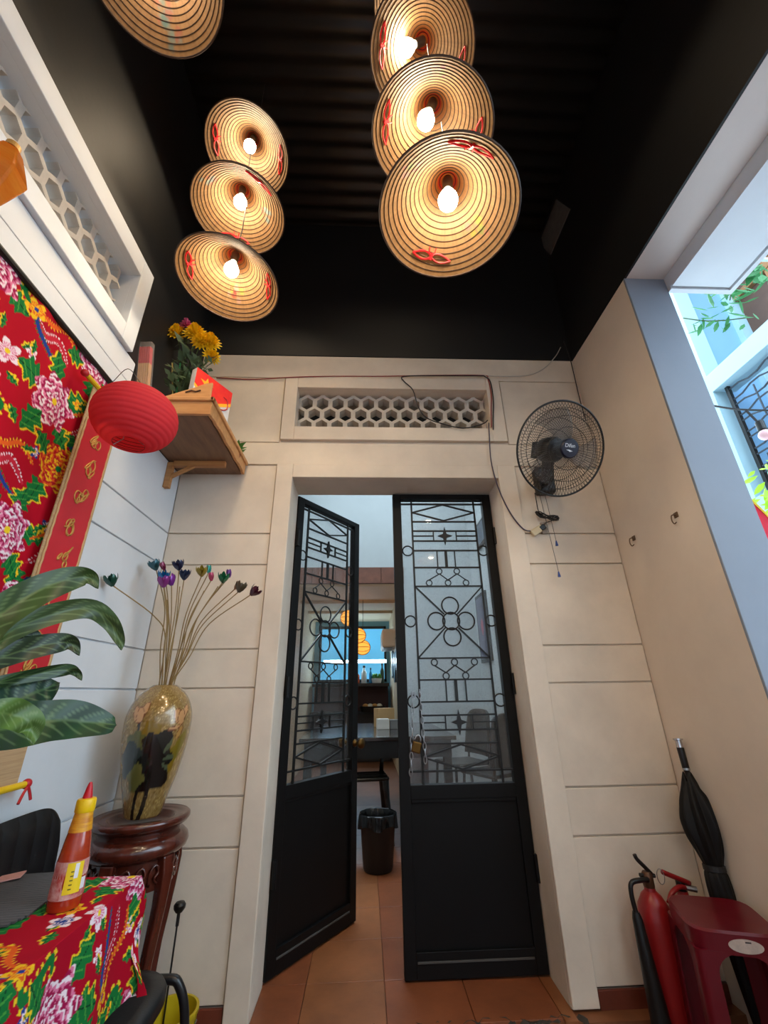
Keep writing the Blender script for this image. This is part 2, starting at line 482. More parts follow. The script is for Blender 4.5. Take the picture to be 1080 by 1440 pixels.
def make_leaf(name, label, loc, rz, flip, kind='structure'):
    """local frame: x from the meeting stile (0) to the hinge (LW) unless flipped, y = depth, z up"""
    t = thing(name, label, None, loc, rz, kind=kind)
    fx = (lambda x: LW - x) if flip else (lambda x: x)
    def B(nm, x0, x1, y0, y1, z0, z1, m=DOORB, bev=.002, par=t):
        a, b = sorted((fx(x0), fx(x1)))
        return MB().box(a, b, y0, y1, z0, z1).build(nm, m, par, bevel=bev)
    B('stile', 0, .05, 0, .042, 0, LH); B('stile', LW - .05, LW, 0, .042, 0, LH)
    B('rail', .05, LW - .05, 0, .042, LH - .034, LH); B('rail', .05, LW - .05, 0, .042, .612, .668); B('rail', .05, LW - .05, 0, .042, 0, .085)
    lp = B('lower_panel', .05, LW - .05, .014, .026, .085, .612, bev=0)
    B('panel_bead', .052, LW - .052, .004, .015, .598, .612, bev=.002, par=lp)
    B('dusty_ledge', .055, LW - .055, -.004, .006, .050, .057, mat('dust_grey', (74, 72, 70), .9), .001, lp)
    B('glass_pane', .05, LW - .05, .028, .032, .668, LH - .034, GLASS, 0)
    yb = .014
    def bar(x0, z0, x1, z1, w=.008, nm='grille_bar'):
        MB().bar((fx(x0), yb, z0), (fx(x1), yb, z1), w, .010, up=(0, 1, 0)).build(nm, IRON, t)
    for x in (.113, .492): bar(x, .668, x, LH - .034, .010)
    bar(.05, 2.111, LW - .05, 2.111, .009)
    for z in (1.997, 1.938, 1.876, 1.817, 1.716, 1.608, 1.228, 1.123, 1.02, .959, .894, .835): bar(.113, z, .492, z)
    bar(.05, .721, LW - .05, .721)
    for z, za, zb in ((1.907, 1.876, 1.938), (.927, .894, .959)):
        bar(.113, z, .236, z, .006); bar(.371, z, .492, z, .006); bar(.236, za, .236, zb, .006); bar(.371, za, .371, zb, .006)
        s = .056; q = [(0, s), (.011, .011), (.042, 0), (.011, -.011), (0, -s), (-.011, -.011), (-.042, 0), (-.011, .011)]
        MB().prism([(fx(.303) + a, z + b) for a, b in q], lambda a, b, d: (a, d, b), yb - .008, yb + .006).build('star', IRON, t)
    for z in (2.056, .778):
        d = .052
        P = [(fx(.303), yb, z + d), (fx(.117), yb, z), (fx(.303), yb, z - d), (fx(.489), yb, z)]
        m = MB()
        for k in range(4): m.bar(P[k], P[(k + 1) % 4], .008, .009, up=(0, 1, 0))
        m.build('diamond', IRON, t)
    for za, zb in ((1.716, 1.817), (1.02, 1.123)):
        bar(.25, za, .25, zb, .006); bar(.352, za, .352, zb, .006); bar(.301, za, .301, zb, .015)
    # scroll of little loops: two on one side, three on the other
    def scroll(ups, dns, zu, zd):
        m = MB(); r = .016
        for x in ups: m.tube(ring_pts(fx(x), zu, r, 14, yb), .0035, 5, closed=True)
        for x in dns: m.tube(ring_pts(fx(x), zd, r, 14, yb), .0035, 5, closed=True)
        order = sorted([(x, zu) for x in ups] + [(x, zd) for x in dns])
        for (xa, a), (xb, b_) in zip(order[:-1], order[1:]):
            sa = 1 if b_ > a else -1
            m.tube([(fx(xa), yb, a + sa * r), (fx(xa + (xb - xa) * .5), yb, (a + b_) / 2), (fx(xb), yb, b_ - sa * r)], .0035, 5)
        m.build('scroll', IRON, t)
    scroll((.256, .357), (.195, .302, .404), 1.695, 1.628)
    scroll((.198, .304, .409), (.255, .357), 1.208, 1.141)
    # rosette with diagonals
    cx, cz = .303, 1.418
    m = MB(); m.tube(ring_pts(fx(cx), cz, .046, 24, yb), .0045, 6, closed=True)
    m.build('rosette_ring', IRON, t)
    for a, b_ in ((0, 1), (1, 0), (0, -1), (-1, 0)):
        MB().tube(ring_pts(fx(cx + a * .081), cz + b_ * .083, .046, 24, yb), .0045, 6, closed=True).build('petal_ring', IRON, t)
    for a, b_ in ((-1, 1), (1, 1), (-1, -1), (1, -1)):
        bar(cx + a * .19, cz + b_ * .19, cx + a * .036, cz + b_ * .036, .008)
    for z in (1.816, 1.418, 1.024):
        for x in (.081, .522): MB().tube(ring_pts(fx(x), z, .029, 18, yb), .004, 6, closed=True).build('side_ring', IRON, t)
    return t
d2_ = make_leaf('door_2', 'closed black iron and glass door leaf at the right', (.160, 2.282, .128), 0, False)
ANG = math.radians(53)
# left leaf: hinge at x=-.41, swung into the room
d1_ = make_leaf('door_1', 'left black iron and glass door leaf swung open inward', (-.404, 2.31, .128), ANG, True)
# knob on the open leaf
k = MB().lathe([(.001, 0), (.02, .001), (.02, .008), (.010, .012), (.010, .03), (.024, .038), (.028, .052), (.022, .064), (.001, .066)], 16)
k.xf(Matrix.Translation((LW - .03, 0, .80)) @ Matrix.Rotation(PI / 2, 4, 'X'))
k.build('knob', BRASS, d1_, smooth=True)
k = MB().lathe([(.001, 0), (.02, .001), (.02, .008), (.010, .012), (.010, .03), (.024, .038), (.028, .052), (.022, .064), (.001, .066)], 16)
k.xf(Matrix.Translation((LW - .03, .042, .80)) @ Matrix.Rotation(-PI / 2, 4, 'X'))
k.build('knob', BRASS, d1_, smooth=True)
for z in (.35, 1.1, 1.9):
    MB().tube([(.0, -.012, z - .05), (.0, -.012, z + .05)], .011, 8).build('hinge', DOORB, d1_)
    MB().tube([(LW - .0, -.010, z - .05), (LW - .0, -.010, z + .05)], .010, 8).build('hinge', DOORB, d2_)

# chain and padlock on the closed leaf
ch = thing('chain', 'steel link chain looped through the closed door leaf grille', 'chain', (.245, 2.272, 1.18))
lk = MB().tube([(.0075 * math.cos(a) , 0, .017 * math.sin(a) ) for a in np.linspace(0, 2 * PI, 13)[:-1]], .0026, 5, closed=True).mesh('link')
lk.materials.append(STEEL)
for strand, (xa, xb, z0, z1) in enumerate(((.235, .213, 1.18, .85), (.272, .285, 1.18, .90), (.24, .27, 1.182, 1.19))):
    n = 11 if strand < 2 else 2
    for q in range(n):
        f_ = q / (n - 1)
        M = Matrix.Translation((xa + (xb - xa) * f_ - .245 + random.uniform(-.002, .002), -.004 * (q % 2), z0 + (z1 - z0) * f_ - 1.18)) @ Matrix.Rotation((q % 2) * 1.25 + .15, 4, 'Z')
        place('link', lk, None, ch, local=M)
pl = thing('padlock', 'worn brass padlock hanging from the door chain', 'padlock', (.243, 2.262, .955))
MB().box(-.022, .022, -.008, .008, -.025, .022).xf(Matrix.Rotation(.25, 4, 'Y')).build('body', BRASS, pl, bevel=.005)
MB().tube([Matrix.Rotation(.25, 4, 'Y') @ Vector((.015 * math.cos(a), 0, .022 + .028 * math.sin(a))) for a in np.linspace(0, PI, 10)], .004, 6).build('shackle', STEEL, pl, smooth=True)

# ------------------------------------------------------------------ conical hat lamps
HR, HH = .205, .185
def hat_colors(V, seed, motifs):
    base = lin((144, 108, 68)); V = np.array(V)
    c = np.tile(base, (len(V), 1))
    th = np.arctan2(V[:, 1], V[:, 0]); r = np.hypot(V[:, 0], V[:, 1])
    rs = np.random.RandomState(seed)
    c *= (1 + .08 * np.sin(th * 61 + rs.rand() * 6) + .05 * np.sin(th * 23 + 2))[:, None]
    k = np.clip((r - .035) / .03, 0, 1)[:, None]
    c = lin((150, 84, 34)) * (1 - k) + c * k
    rim = (np.abs(r - .026) < .0045)
    c[rim] = lin((176, 34, 22))
    for a, rr, kind in motifs:
        cx, cy = rr * math.cos(a), rr * math.sin(a)
        pal = [[(206, 96, 110), (226, 150, 150), (140, 170, 90)], [(120, 165, 165), (210, 120, 95), (150, 180, 175)], [(150, 180, 80), (214, 190, 60), (215, 130, 120)], [(205, 50, 50), (216, 186, 60), (214, 160, 150)]][kind]
        for q in range(9):
            ox, oy = rs.normal(0, .013), rs.normal(0, .013); R_ = rs.uniform(.007, .013)
            d = np.hypot(V[:, 0] - cx - ox, V[:, 1] - cy - oy)
            k = np.clip((R_ - d) / .003, 0, 1)[:, None] * .75
            c = c * (1 - k) + lin(pal[q % 3]) * .5 * k
    return c
HATM = mat('palm_leaf', (226, 188, 118), .55, attr=True, transl=.45, var=.15, vscale=30)
RINGM = mat('bamboo_hoop', (58, 36, 18), .6)
RIBM = mat('red_ribbon', (214, 30, 40), .5, transl=.25)
BULBM = mat('lamp_bulb', (255, 244, 225), .4, emit=(255, 232, 196), estr=BULB_L)
COLLAR = mat('bulb_collar_white', (240, 232, 214), .4, emit=(255, 236, 204), estr=2.6)
SOCK = mat('socket_grey', (92, 84, 74), .5)
CORDM = mat('dark_cord', (40, 36, 32), .6)
NR = 16
RINGS = []
for q in range(1, NR + 1):
    r = HR * q / NR
    me = MB().tube([((r - .0006) * math.cos(a), (r - .0006) * math.sin(a), HH * (1 - q / NR) - .0004) for a in np.linspace(0, 2 * PI, 49)[:-1]], 0.0014 if q < NR else .0032, 5, closed=True).mesh('hoop')
    me.materials.append(RINGM); RINGS.append(me)
def ribbon(a0, span=.40, r=.158):
    """bow: two flat loops and a knot lying on the inside of the cone"""
    m = MB()
    def P(a, rr): return (rr * math.cos(a), rr * math.sin(a), HH * (1 - rr / HR) - .006)
    for s in (-1, 1):
        for off in (.008, -.008):
            pts = [P(a0 + s * span * f_, r + off * math.sin(PI * f_ ** .8) * 1.15 + .008 * f_ * f_) for f_ in np.linspace(0.02, 1, 9)]
            m.tube(pts, .0030, 5)
        m.tube([P(a0, r), P(a0 + s * .06, r - .010), P(a0 + s * .08, r - .020)], .0018, 5)
    m.tube([P(a0 - .012, r - .008), P(a0 + .012, r + .008)], .005, 6)
    return m
BULBD = mat('lamp_bulb_dim', (255, 244, 225), .4, emit=(255, 226, 186), estr=BULB_L * .45)
def make_hat(label, c, n, ribs, motifs, cord, seed, bulb_shift=(0, 0), bulb=None):
    M = Matrix.Translation(c) @ basis(n, (1, 0, 0)).to_4x4()
    t = thing('conical_hat_lamp', label, 'lamp', mtx=M, group='conical hat pendant lamps')
    s = MB().lathe([(HR * f_ + .0002, HH * (1 - f_)) for f_ in np.linspace(1, .02, 44)], 144)
    s.build('hat', HATM, t, smooth=True, col=hat_colors(s.v, seed, motifs))
    for me in RINGS: place('hoop', me, None, t)
    for a in ribs: ribbon(a, r=.16).build('ribbon_bow', RIBM, t)
    bx, by = bulb_shift
    ax = Vector((bx, by, -1)).normalized()
    top = Vector((0, 0, HH - .022))
    B = Matrix.Translation(top) @ basis(ax, (1, 0, 0)).to_4x4()
    MB().lathe([(.001, -.004), (.016, -.002), (.0165, .035), (.014, .045), (.001, .046)], 16).xf(B).build('socket', SOCK, t, smooth='auto')
    MB().lathe([(.012, .043), (.015, .055), (.023, .068), (.0294, .088)], 20).xf(B).build('bulb_collar', COLLAR, t, smooth=True)
    MB().lathe([(.0294, .088), (.0297, .094), (.028, .106), (.020, .118), (.001, .124)], 20).xf(B).build('bulb', bulb or BULBM, t, smooth=True)
    inv = M.inverted()
    p0 = M @ Vector((0, 0, HH - .006))
    p1 = Vector((p0.x + .004, p0.y, p0.z + cord))
    MB().tube([inv @ p0, inv @ (p0 + Vector((.006, .003, cord * .5))), inv @ p1], .0022, 5).build('cord', CORDM, t)
    return t
make_hat('lowest conical hat lamp of the right string, with red bows top and bottom', (.243, .783, 2.50), (.056, -.009, .998), (1.75, -1.35), [(.55, .13, 2), (-2.55, .15, 0)], .32, 1, (0, 0))
make_hat('middle conical hat lamp of the right string, half covered by the hat below', (.223, .795, 2.948), (.058, -.11, .992), (PI + .05, .12), [(-1.5, .15, 0)], .42, 2, (-.25, 0))
make_hat('upper conical hat lamp of the right string with bulb pointing left', (.217, .791, 3.505), (.073, .098, .992), (PI + .05, .25), [(-1.4, .16, 3)], .36, 3, (-.9, .1))
make_hat('topmost conical hat lamp of the right string, only its rim showing', (.235, .80, 4.0), (.02, .03, 1), (1.0, 4.0), [(1.4, .15, 3)], .28, 4)
make_hat('lowest conical hat lamp of the left string, above the altar shelf', (-.576, 1.242, 2.779), (.071, -.005, .997), (PI + .25, .22), [(1.75, .12, 3)], .33, 5)
make_hat('middle conical hat lamp of the left string of three', (-.587, 1.241, 3.232), (-.002, -.016, 1), (-.75, 1.95), [(-2.4, .15, 1), (.45, .13, 1)], .36, 6)
make_hat('top conical hat lamp of the left string of three', (-.603, 1.244, 3.711), (.058, .108, .992), (PI + .2, .22), [(1.9, .16, 1)], .56, 7)
for lab, c in (('lower added conical hat fill lamp hanging just behind the camera in the middle', (.30, -.45, 2.60)), ('upper added conical hat fill lamp hanging just behind the camera in the middle', (.30, -.45, 3.10)),
               ('lower added conical hat fill lamp behind the camera beside the right opening', (.85, -.60, 2.75)), ('upper added conical hat fill lamp behind the camera beside the right opening', (.85, -.60, 3.25)),
               ('single added conical hat fill lamp hanging at the back of the seating area', (.2, -1.6, 2.75))):
    make_hat(lab, c, (.02, .01, 1), (.5, 3.6), [(-1.5, .14, 0)], ZR - .02 - c[2] - HH if c[2] > 3 or c[1] < -1 else .32, 9)  # unseen hat lamps added for warm light on the front wall
make_hat('large near conical hat lamp cut by the top left picture edge', (-.645, .522, 3.205), (.004, -.002, 1), (-.5, -2.3), [(1.75, .11, 1), (1.72, .135, 1), (1.7, .16, 1)], 1.1, 8, bulb=BULBD)

# ------------------------------------------------------------------ the room behind the door
PALE = mat('inner_pale_wall', (176, 180, 178), .7, var=.05, vscale=2)
INW = mat('inner_warm_wall', (214, 192, 160), .7, var=.06, vscale=2)
YM = 5.4
w = MB()
w.box(.50, 1.58, YM, YM + .15, .1, 4.3).box(-1.3, -1.0, YM, YM + .15, .1, 4.3).box(-1.0, .50, YM, YM + .15, 2.72, 4.3)
struct(w.build('wall_inner_cross', PALE))
struct(MB().box(-1.3, -1.05, D + .22, YM, .1, 4.3).build('wall_inner_left', PALE))
struct(MB().box(1.40, 1.58, D + .22, YM, .1, 4.3).build('wall_inner_right', PALE))
ic = struct(MB().box(-1.3, 1.58, D + .22, 2.9, 4.2, 4.3).box(-1.3, 1.58, 5.1, YM + .1, 4.2, 4.3).box(-1.3, -.8, 2.9, 5.1, 4.2, 4.3).box(1.2, 1.58, 2.9, 5.1, 4.2, 4.3).build('ceiling_inner', PALE))
tr = struct(MB().box(-1.0, .50, YM - .005, YM + .02, 2.50, 2.72).build('trim_4', mat('beam_grout', (110, 78, 60), .8)))
for k in range(5):
    MB().box(-1.0 + .3 * k + .003, -.7 + .3 * k - .003, YM - .02, YM - .004, 2.503, 2.717).build('tile', mat('brown_wall_tile', (112, 66, 46), .5, var=.3, vscale=9), tr, bevel=.002)
struct(MB().box(-1.0, .60, YM + .15, 8.6, 2.50, 2.6).build('ceiling_passage', INW))
struct(MB().box(-1.0, .5, 6.5, 6.6, 2.46, 2.5).box(-1.0, .5, 7.4, 7.5, 2.46, 2.5).build('trim_5', INW))
struct(MB().box(.47, .60, YM + .15, 8.6, .1, 2.5).build('wall_passage_right', INW))
struct(MB().box(-1.2, -1.0, YM + .15, 8.6, .1, 2.5).build('wall_passage_left', INW))
BLUEW = mat('far_blue_wall', (120, 170, 190), .5)
struct(MB().box(-1.2, .6, 8.6, 8.7, .1, 2.6).build('wall_far', BLUEW))
# far window frame
fw = thing('window_3', None, None, (0, 8.58, 1.4), kind='structure')
MB().box(-.9, .40, -.03, .02, -.03, .02).build('frame_bar', IRON, fw)
MB().box(-.9, .40, -.03, .02, .95, 1.0).build('frame_bar', IRON, fw)
MB().box(.36, .40, -.03, .02, -.03, 1.0).build('frame_bar', IRON, fw)
MB().box(-.9, -.86, -.03, .02, -.03, 1.0).build('frame_bar', IRON, fw)
MB().box(-.86, .36, -.005, .005, .02, .95).build('glass_pane', mat('sky_blue_glass', (90, 160, 200), .15, spec=.6, emit=(96, 186, 232), estr=.42), fw)
tl = thing('fluorescent_tube', 'bright white fluorescent tube lamp at the far end inside', 'lamp', (0, 8.2, 1.72))
MB().tube([(-.75, 0, 0), (.36, 0, 0)], .022, 10).build('tube', mat('tube_glow', (235, 250, 255), .4, emit=(200, 232, 255), estr=26), tl)
MB().box(-.78, .39, .02, .06, -.03, .03).build('fitting', COOLW, tl)
t2 = thing('fill_tube_lamp', 'added white fill tube lamp, unseen on the inner left wall', 'lamp', (-1.05, 3.7, 2.7))  # unseen lamp added to brighten the room behind the closed leaf
MB().box(0, .03, -.55, .55, -.03, .03).build('fitting', COOLW, t2)
MB().tube([(.055, -.52, 0), (.055, .52, 0)], .014, 10).build('tube', mat('fill_tube_glow', (235, 250, 255), .4, emit=(235, 246, 255), estr=60), t2)
# shelf, counter and things on them
sh = thing('back_counter', 'dark counter with open shelf at the far end inside', 'counter', (0, 8.2, .12))
MB().box(-.95, .42, -.15, .36, 1.17, 1.22).build('shelf_board', mat('dark_brown_wood', (48, 36, 30), .5), sh)
MB().box(-.95, .42, -.1, .36, 0, .72).build('body', MATS['dark_brown_wood'], sh)
MB().box(-.95, .42, -.2, .36, .72, .76).build('counter_top', IRON, sh)
MB().box(-.95, .42, .3, .36, .76, 1.17).build('back_panel', mat('maroon_panel', (82, 48, 44), .6), sh)
for k, (x, h, r, c, lab) in enumerate(((-.03, .30, .05, (214, 225, 230), 'tall white plastic bottle on the far shelf'), (.09, .26, .028, (40, 130, 190), 'slim blue bottle on the far shelf'),
                                  (.30, .34, .035, (36, 60, 50), 'dark green bottle on the far shelf by the wall'), (-.16, .22, .05, (200, 90, 50), 'orange jar on the far shelf behind the door'))):
    b = thing('bottle', lab, 'bottle', (x, 8.15, 1.34), group='bottles on the far shelf')
    MB().lathe([(.001, 0), (r, .002), (r, h * .6), (r * .4, h * .78), (r * .4, h * .9), (.001, h * .9)], 14).build('body', mat('bottle_%d' % k, c, .25), b, smooth='auto')
    MB().lathe([(r * .45, h * .88), (r * .45, h), (.001, h)], 10).build('cap', IRON, b)
b = thing('herb_basket', 'basket of green herbs on the far shelf', 'basket', (.2, 8.14, 1.34))
MB().lathe([(.001, 0), (.08, .002), (.10, .08), (.095, .08), (.075, .01)], 16).build('basket', COOLW, b)
m = MB()
for k in range(14): m.sphere((random.uniform(-.07, .07), random.uniform(-.05, .05), .09 + random.uniform(0, .05)), .03, 6, 4)
m.build('herbs', mat('herb_green', (70, 130, 60), .7), b)
m = thing('food_tray', 'dark tray of bread rolls on the far counter', 'tray', (.12, 8.05, .88))
MB().lathe([(.001, 0), (.2, .0), (.23, .09), (.22, .09), (.19, .02)], 18).build('tray', IRON, m)
for k in range(4):
    MB().sphere((-.12 + .08 * k, 0, .09), .05, 8, 6, (1.1, 1, .8)).build('roll', mat('bread_%d' % (k % 2), ((196, 140, 80), (220, 214, 204))[k % 2], .7), m, smooth=True)
# air conditioner on the passage wall
ac = thing('air_conditioner', 'small white wall air conditioner high on the inner passage wall', 'air conditioner', (.47, 7.0, 1.95))
MB().box(-.22, -.001, -.38, .38, -.13, .14).build('body', mat('ac_white', (226, 214, 190), .5), ac, bevel=.03)
MB().box(-.20, -.06, -.34, .34, -.137, -.128).build('louvre', mat('ac_grey', (150, 146, 138), .5), ac)
# pictures along the passage wall
for k, (y, z, h, c) in enumerate(((5.95, 1.78, .5, (60, 70, 84)), (6.5, 1.72, .46, (190, 196, 200)), (7.0, 1.55, .44, (74, 92, 110)), (7.55, 1.62, .42, (180, 190, 196)))):
    p = thing('picture', ('nearest dark framed picture on the inner passage wall', 'second framed picture on the inner passage wall, pale', 'third framed picture on the inner passage wall, bluish', 'farthest framed picture on the inner passage wall, pale')[k], 'picture', (.47, y, z), group='pictures in the passage')
    MB().box(-.02, 0, -.17, .17, -h / 2, h / 2).build('frame', IRON, p)
    MB().box(-.023, -.019, -.14, .14, -h / 2 + .03, h / 2 - .03).build('print', mat('print_%d' % k, c, .3, var=.3, vscale=9), p)
# woven pendant lamps
LAMPW = mat('woven_rattan_glow', (240, 190, 96), .6, transl=.5, emit=(255, 190, 90), estr=.9)
for k, (x, z) in enumerate(((-.24, 2.15), (-.11, 1.94), (-.045, 1.80))):
    p = thing('rattan_pendant', ('highest glowing rattan globe lamp inside, seen through the open leaf', 'middle glowing rattan globe lamp inside beside the door edge', 'lowest glowing rattan globe lamp inside beside the door edge')[k], 'lamp', (x, 5.95 + .25 * k, z), group='rattan globe lamps inside')
    MB().sphere((0, 0, 0), .11, 16, 12, (1, 1, .95)).build('globe', LAMPW, p, smooth=True)
    m = MB()
    for q in range(5): m.tube([(.112 * math.cos(a), .112 * math.sin(a) * math.cos(q * .63), .107 * math.sin(a) * math.sin(q * .63) + .0) for a in np.linspace(0, 2 * PI, 25)[:-1]], .004, 4, closed=True)
    m.build('weave', mat('rattan', (170, 116, 50), .6), p)
    MB().tube([(0, 0, .1), (0, 0, 2.5 - z)], .004, 5).build('cord', CORDM, p)
# long dark table, stool, cartons, bin
TBL = mat('dark_gloss_table', (46, 40, 38), .12, spec=.6)
tb = thing('inner_table', 'long dark glossy table inside behind the door gap', 'table', (.1, 4.7, .12))
MB().box(-.62, .62, -.98, .62, .72, .75).build('table_top', TBL, tb, bevel=.004)
MB().box(-.58, .58, -.95, .58, .60, .72).build('apron', IRON, tb)
for x in (-.55, .55):
    for y in (-.90, .54): MB().box(x - .03, x + .03, y - .03, y + .03, 0, .6).build('leg', IRON, tb)
def carton(lab, x, y, z, sx, sy, sz, rz, c):
    o = thing('carton', lab, 'box', (x, y, z), rz, 'small cartons on the inner table')
    MB().box(-sx, sx, -sy, sy, 0, sz).build('body', mat('carton_' + str(c[0]), c, .7), o, bevel=.003)
    MB().box(-sx * .98, -.002, -sy, sy, sz, sz + .003).build('flap', MATS['carton_' + str(c[0])], o)
    MB().box(.002, sx * .98, -sy, sy, sz, sz + .003).build('flap', MATS['carton_' + str(c[0])], o)
carton('white paper carton standing on the inner table', .165, 4.5, .87, .055, .06, .085, .1, (222, 216, 204))
carton('grey paper carton beside the white one on the inner table', .285, 4.52, .87, .05, .06, .075, .0, (120, 118, 114))
carton('brown kraft carton leaning on the pale cartons', .19, 4.75, .87, .09, .06, .17, .4, (186, 146, 96))
st = thing('inner_stool', 'black plastic stool tucked under the inner table', 'stool', (.02, 4.05, .12), .1)
MB().box(-.16, .16, -.15, .15, .42, .45).build('seat', mat('glossy_black_plastic', (24, 26, 28), .2), st, bevel=.014)
for k in range(3): MB().box(-.15, .15, -.1 + .08 * k, -.06 + .08 * k, .449, .455).build('seat_slat', MATS['glossy_black_plastic'], st, bevel=.002)
for sx in (-1, 1):
    for sy in (-1, 1):
        MB().tube([(sx * .13, sy * .12, .43), (sx * .14, sy * .13, .3), (sx * .17, sy * .16, 0)], [.028, .022, .02], 8).build('leg', MATS['glossy_black_plastic'], st)
MB().tube([(-.13, .13, .45), (-.14, .15, .56), (0, .17, .60), (.14, .15, .56), (.13, .13, .45)], .02, 8).build('back_rail', MATS['glossy_black_plastic'], st, smooth=True)
bn = thing('waste_bin', 'black waste bin lined with a black bag behind the door gap', 'bin', (.085, 3.46, .12))
MB().lathe([(.001, 0), (.092, .002), (.10, .02), (.122, .30), (.117, .30), (.095, .02), (.001, .012)], 28).build('bucket', BLKPL, bn, smooth='auto')
m = MB()
def bagf(u, v):
    a = 2 * PI * u; wob = .006 * math.sin(9 * a + 3 * v) + .004 * math.sin(17 * a)
    prof = [(.10, .22), (.113, .30), (.121, .318), (.128, .312), (.131, .28), (.134, .245 + .012 * math.sin(5 * a))]
    i = min(4, int(v * 5)); f_ = v * 5 - i
    r = prof[i][0] * (1 - f_) + prof[i + 1][0] * f_; z = prof[i][1] * (1 - f_) + prof[i + 1][1] * f_
    return ((r + wob * v) * math.cos(a), (r + wob * v) * math.sin(a), z)
m.grid(bagf, 73, 16).build('bin_bag', mat('bag_black', (16, 16, 17), .22, bump=.5, bscale=30), bn, smooth=True)

# ------------------------------------------------------------------ wall fan
FC = Vector((.915, 1.649, 2.234)); FN = Vector((.13, -.86, -.49)).normalized()
FM = Matrix.Translation(FC) @ basis(FN, (0, 0, 1)).to_4x4()
FINV = FM.inverted()
fan = thing('wall_fan', 'black wall fan with round wire guard and dark blue hub', 'fan', mtx=FM)
GR = .222
WIRE = mat('guard_wire', (34, 30, 28), .4)
def guard(sgn, depth, name):
    m = MB()
    for k in range(84):
        a0 = 2 * PI * k / 84
        pts = []
        for f_ in np.linspace(.2, 1, 6):
            r = GR * f_; a = a0 + sgn * .30 * f_
            pts.append((r * math.cos(a), r * math.sin(a), sgn * depth * (1 - f_ ** 2.6)))
        m.tube(pts, .0011, 3, caps=False)
    o = m.build(name, WIRE, fan); o['kind'] = 'stuff'
    for f_ in (.44, .68, .85):
        MB().tube([(GR * f_ * math.cos(a), GR * f_ * math.sin(a), sgn * depth * (1 - f_ ** 2.6)) for a in np.linspace(0, 2 * PI, 49)[:-1]], .0014, 4, closed=True).build('guard_hoop', WIRE, fan)
guard(1, .065, 'front_guard'); guard(-1, .075, 'rear_guard')
MB().tube([(GR * math.cos(a), GR * math.sin(a), 0) for a in np.linspace(0, 2 * PI, 73)[:-1]], .0048, 8, closed=True).build('guard_rim', IRON, fan, smooth=True)
cap = MB().lathe([(.001, .074), (.040, .073), (.045, .068), (.046, .055), (.001, .053)], 28).build('hub_cap', mat('navy_cap', (22, 28, 46), .3), fan, smooth='auto')
LETT = mat('white_print', (220, 222, 226), .5)
def text(s, size, M, m, parent, name='lettering', ext=.0002):
    c = bpy.data.curves.new(name, 'FONT'); c.body = s; c.size = size; c.align_x = 'CENTER'; c.align_y = 'CENTER'; c.extrude = ext
    tmp = bpy.data.objects.new(name, c); COL.objects.link(tmp)
    dg = bpy.context.evaluated_depsgraph_get(); dg.update()
    me = bpy.data.meshes.new_from_object(tmp.evaluated_get(dg))
    bpy.data.objects.remove(tmp); me.materials.clear()
    o = place(name, me, m, parent, local=M)
    return o
# x axis of the cap frame points up in the world, so turn the text by -90 degrees
TM = Matrix.Translation((.010, .008, .0742)) @ Matrix.Rotation(-PI / 2, 4, 'Z')
TM = Matrix.Translation((.012, .004, .0742)) @ Matrix.Rotation(-PI / 2, 4, 'Z')
text('Difan', .024, TM, LETT, cap)
MB().prism([(-.016, -.004), (-.012, .016), (-.006, -.012), (-.008, -.030), (-.012, -.012)], lambda a, b, d: (a, -b * .7, d), .0738, .0744).build('swoosh', LETT, cap)
BLADE = mat('smoky_blade', (90, 88, 86), .3, alpha=.26)
for k in range(3):
    m = MB()
    def bl_(u, v, k=k):
        r = .035 + .15 * v; a = 2 * PI * k / 3 + (u - .5) * (1.15 - .25 * v) + .5 * v
        return (r * math.cos(a), r * math.sin(a), .012 - .03 * (u - .5))
    m.grid(bl_, 9, 8).build('blade', BLADE, fan, smooth=True, solid=.002)
MB().lathe([(.001, .05), (.036, .05), (.04, .0), (.03, -.03), (.001, -.03)], 20).build('hub', BLKPL, fan, smooth='auto')
MB().lathe([(.001, -.03), (.05, -.035), (.062, -.06), (.06, -.13), (.045, -.16), (.001, -.165)], 24).build('motor_housing', BLKPL, fan, smooth='auto')
hd = MB()
hd.tube([(.032, .02, -.15), (.036, .025, -.205), (-.036, .025, -.205), (-.032, .02, -.15)], .011, 8).build('grip', BLKPL, fan, smooth=True)
arm = MB()
Wp = lambda p: FINV @ Vector(p)
mc = FM @ Vector((0, 0, -.10))
arm.tube([Wp(mc + Vector((0, 0, -.03))), Wp((.935, 1.84, 2.27)), Wp((.965, 1.93, 2.24)), Wp((1.0, 2.05, 2.29))], [.028, .030, .034, .040], 10).build('arm', BLKPL, fan, smooth=True)
MB().box(.955, 1.055, 2.03, 2.098, 2.20, 2.36).build('wall_bracket', BLKPL, fan, world=True, bevel=.012)
for p0, p1 in (((.990, 2.05, 2.21), (1.005, 2.05, 1.92)), ((.965, 2.06, 2.21), (.992, 2.06, 1.755))):
    c = MB().tube([p0, p1], .0014, 4).build('pull_cord', CORDM, fan, world=True)
    p = Vector(p1)
    m = MB().lathe([(.001, 0), (.003, -.001), (.008, -.028), (.001, -.030)], 10, (p.x, p.y, p.z)).build('cord_bead', mat('blue_bead', (30, 70, 150), .4), c, world=True, smooth='auto')
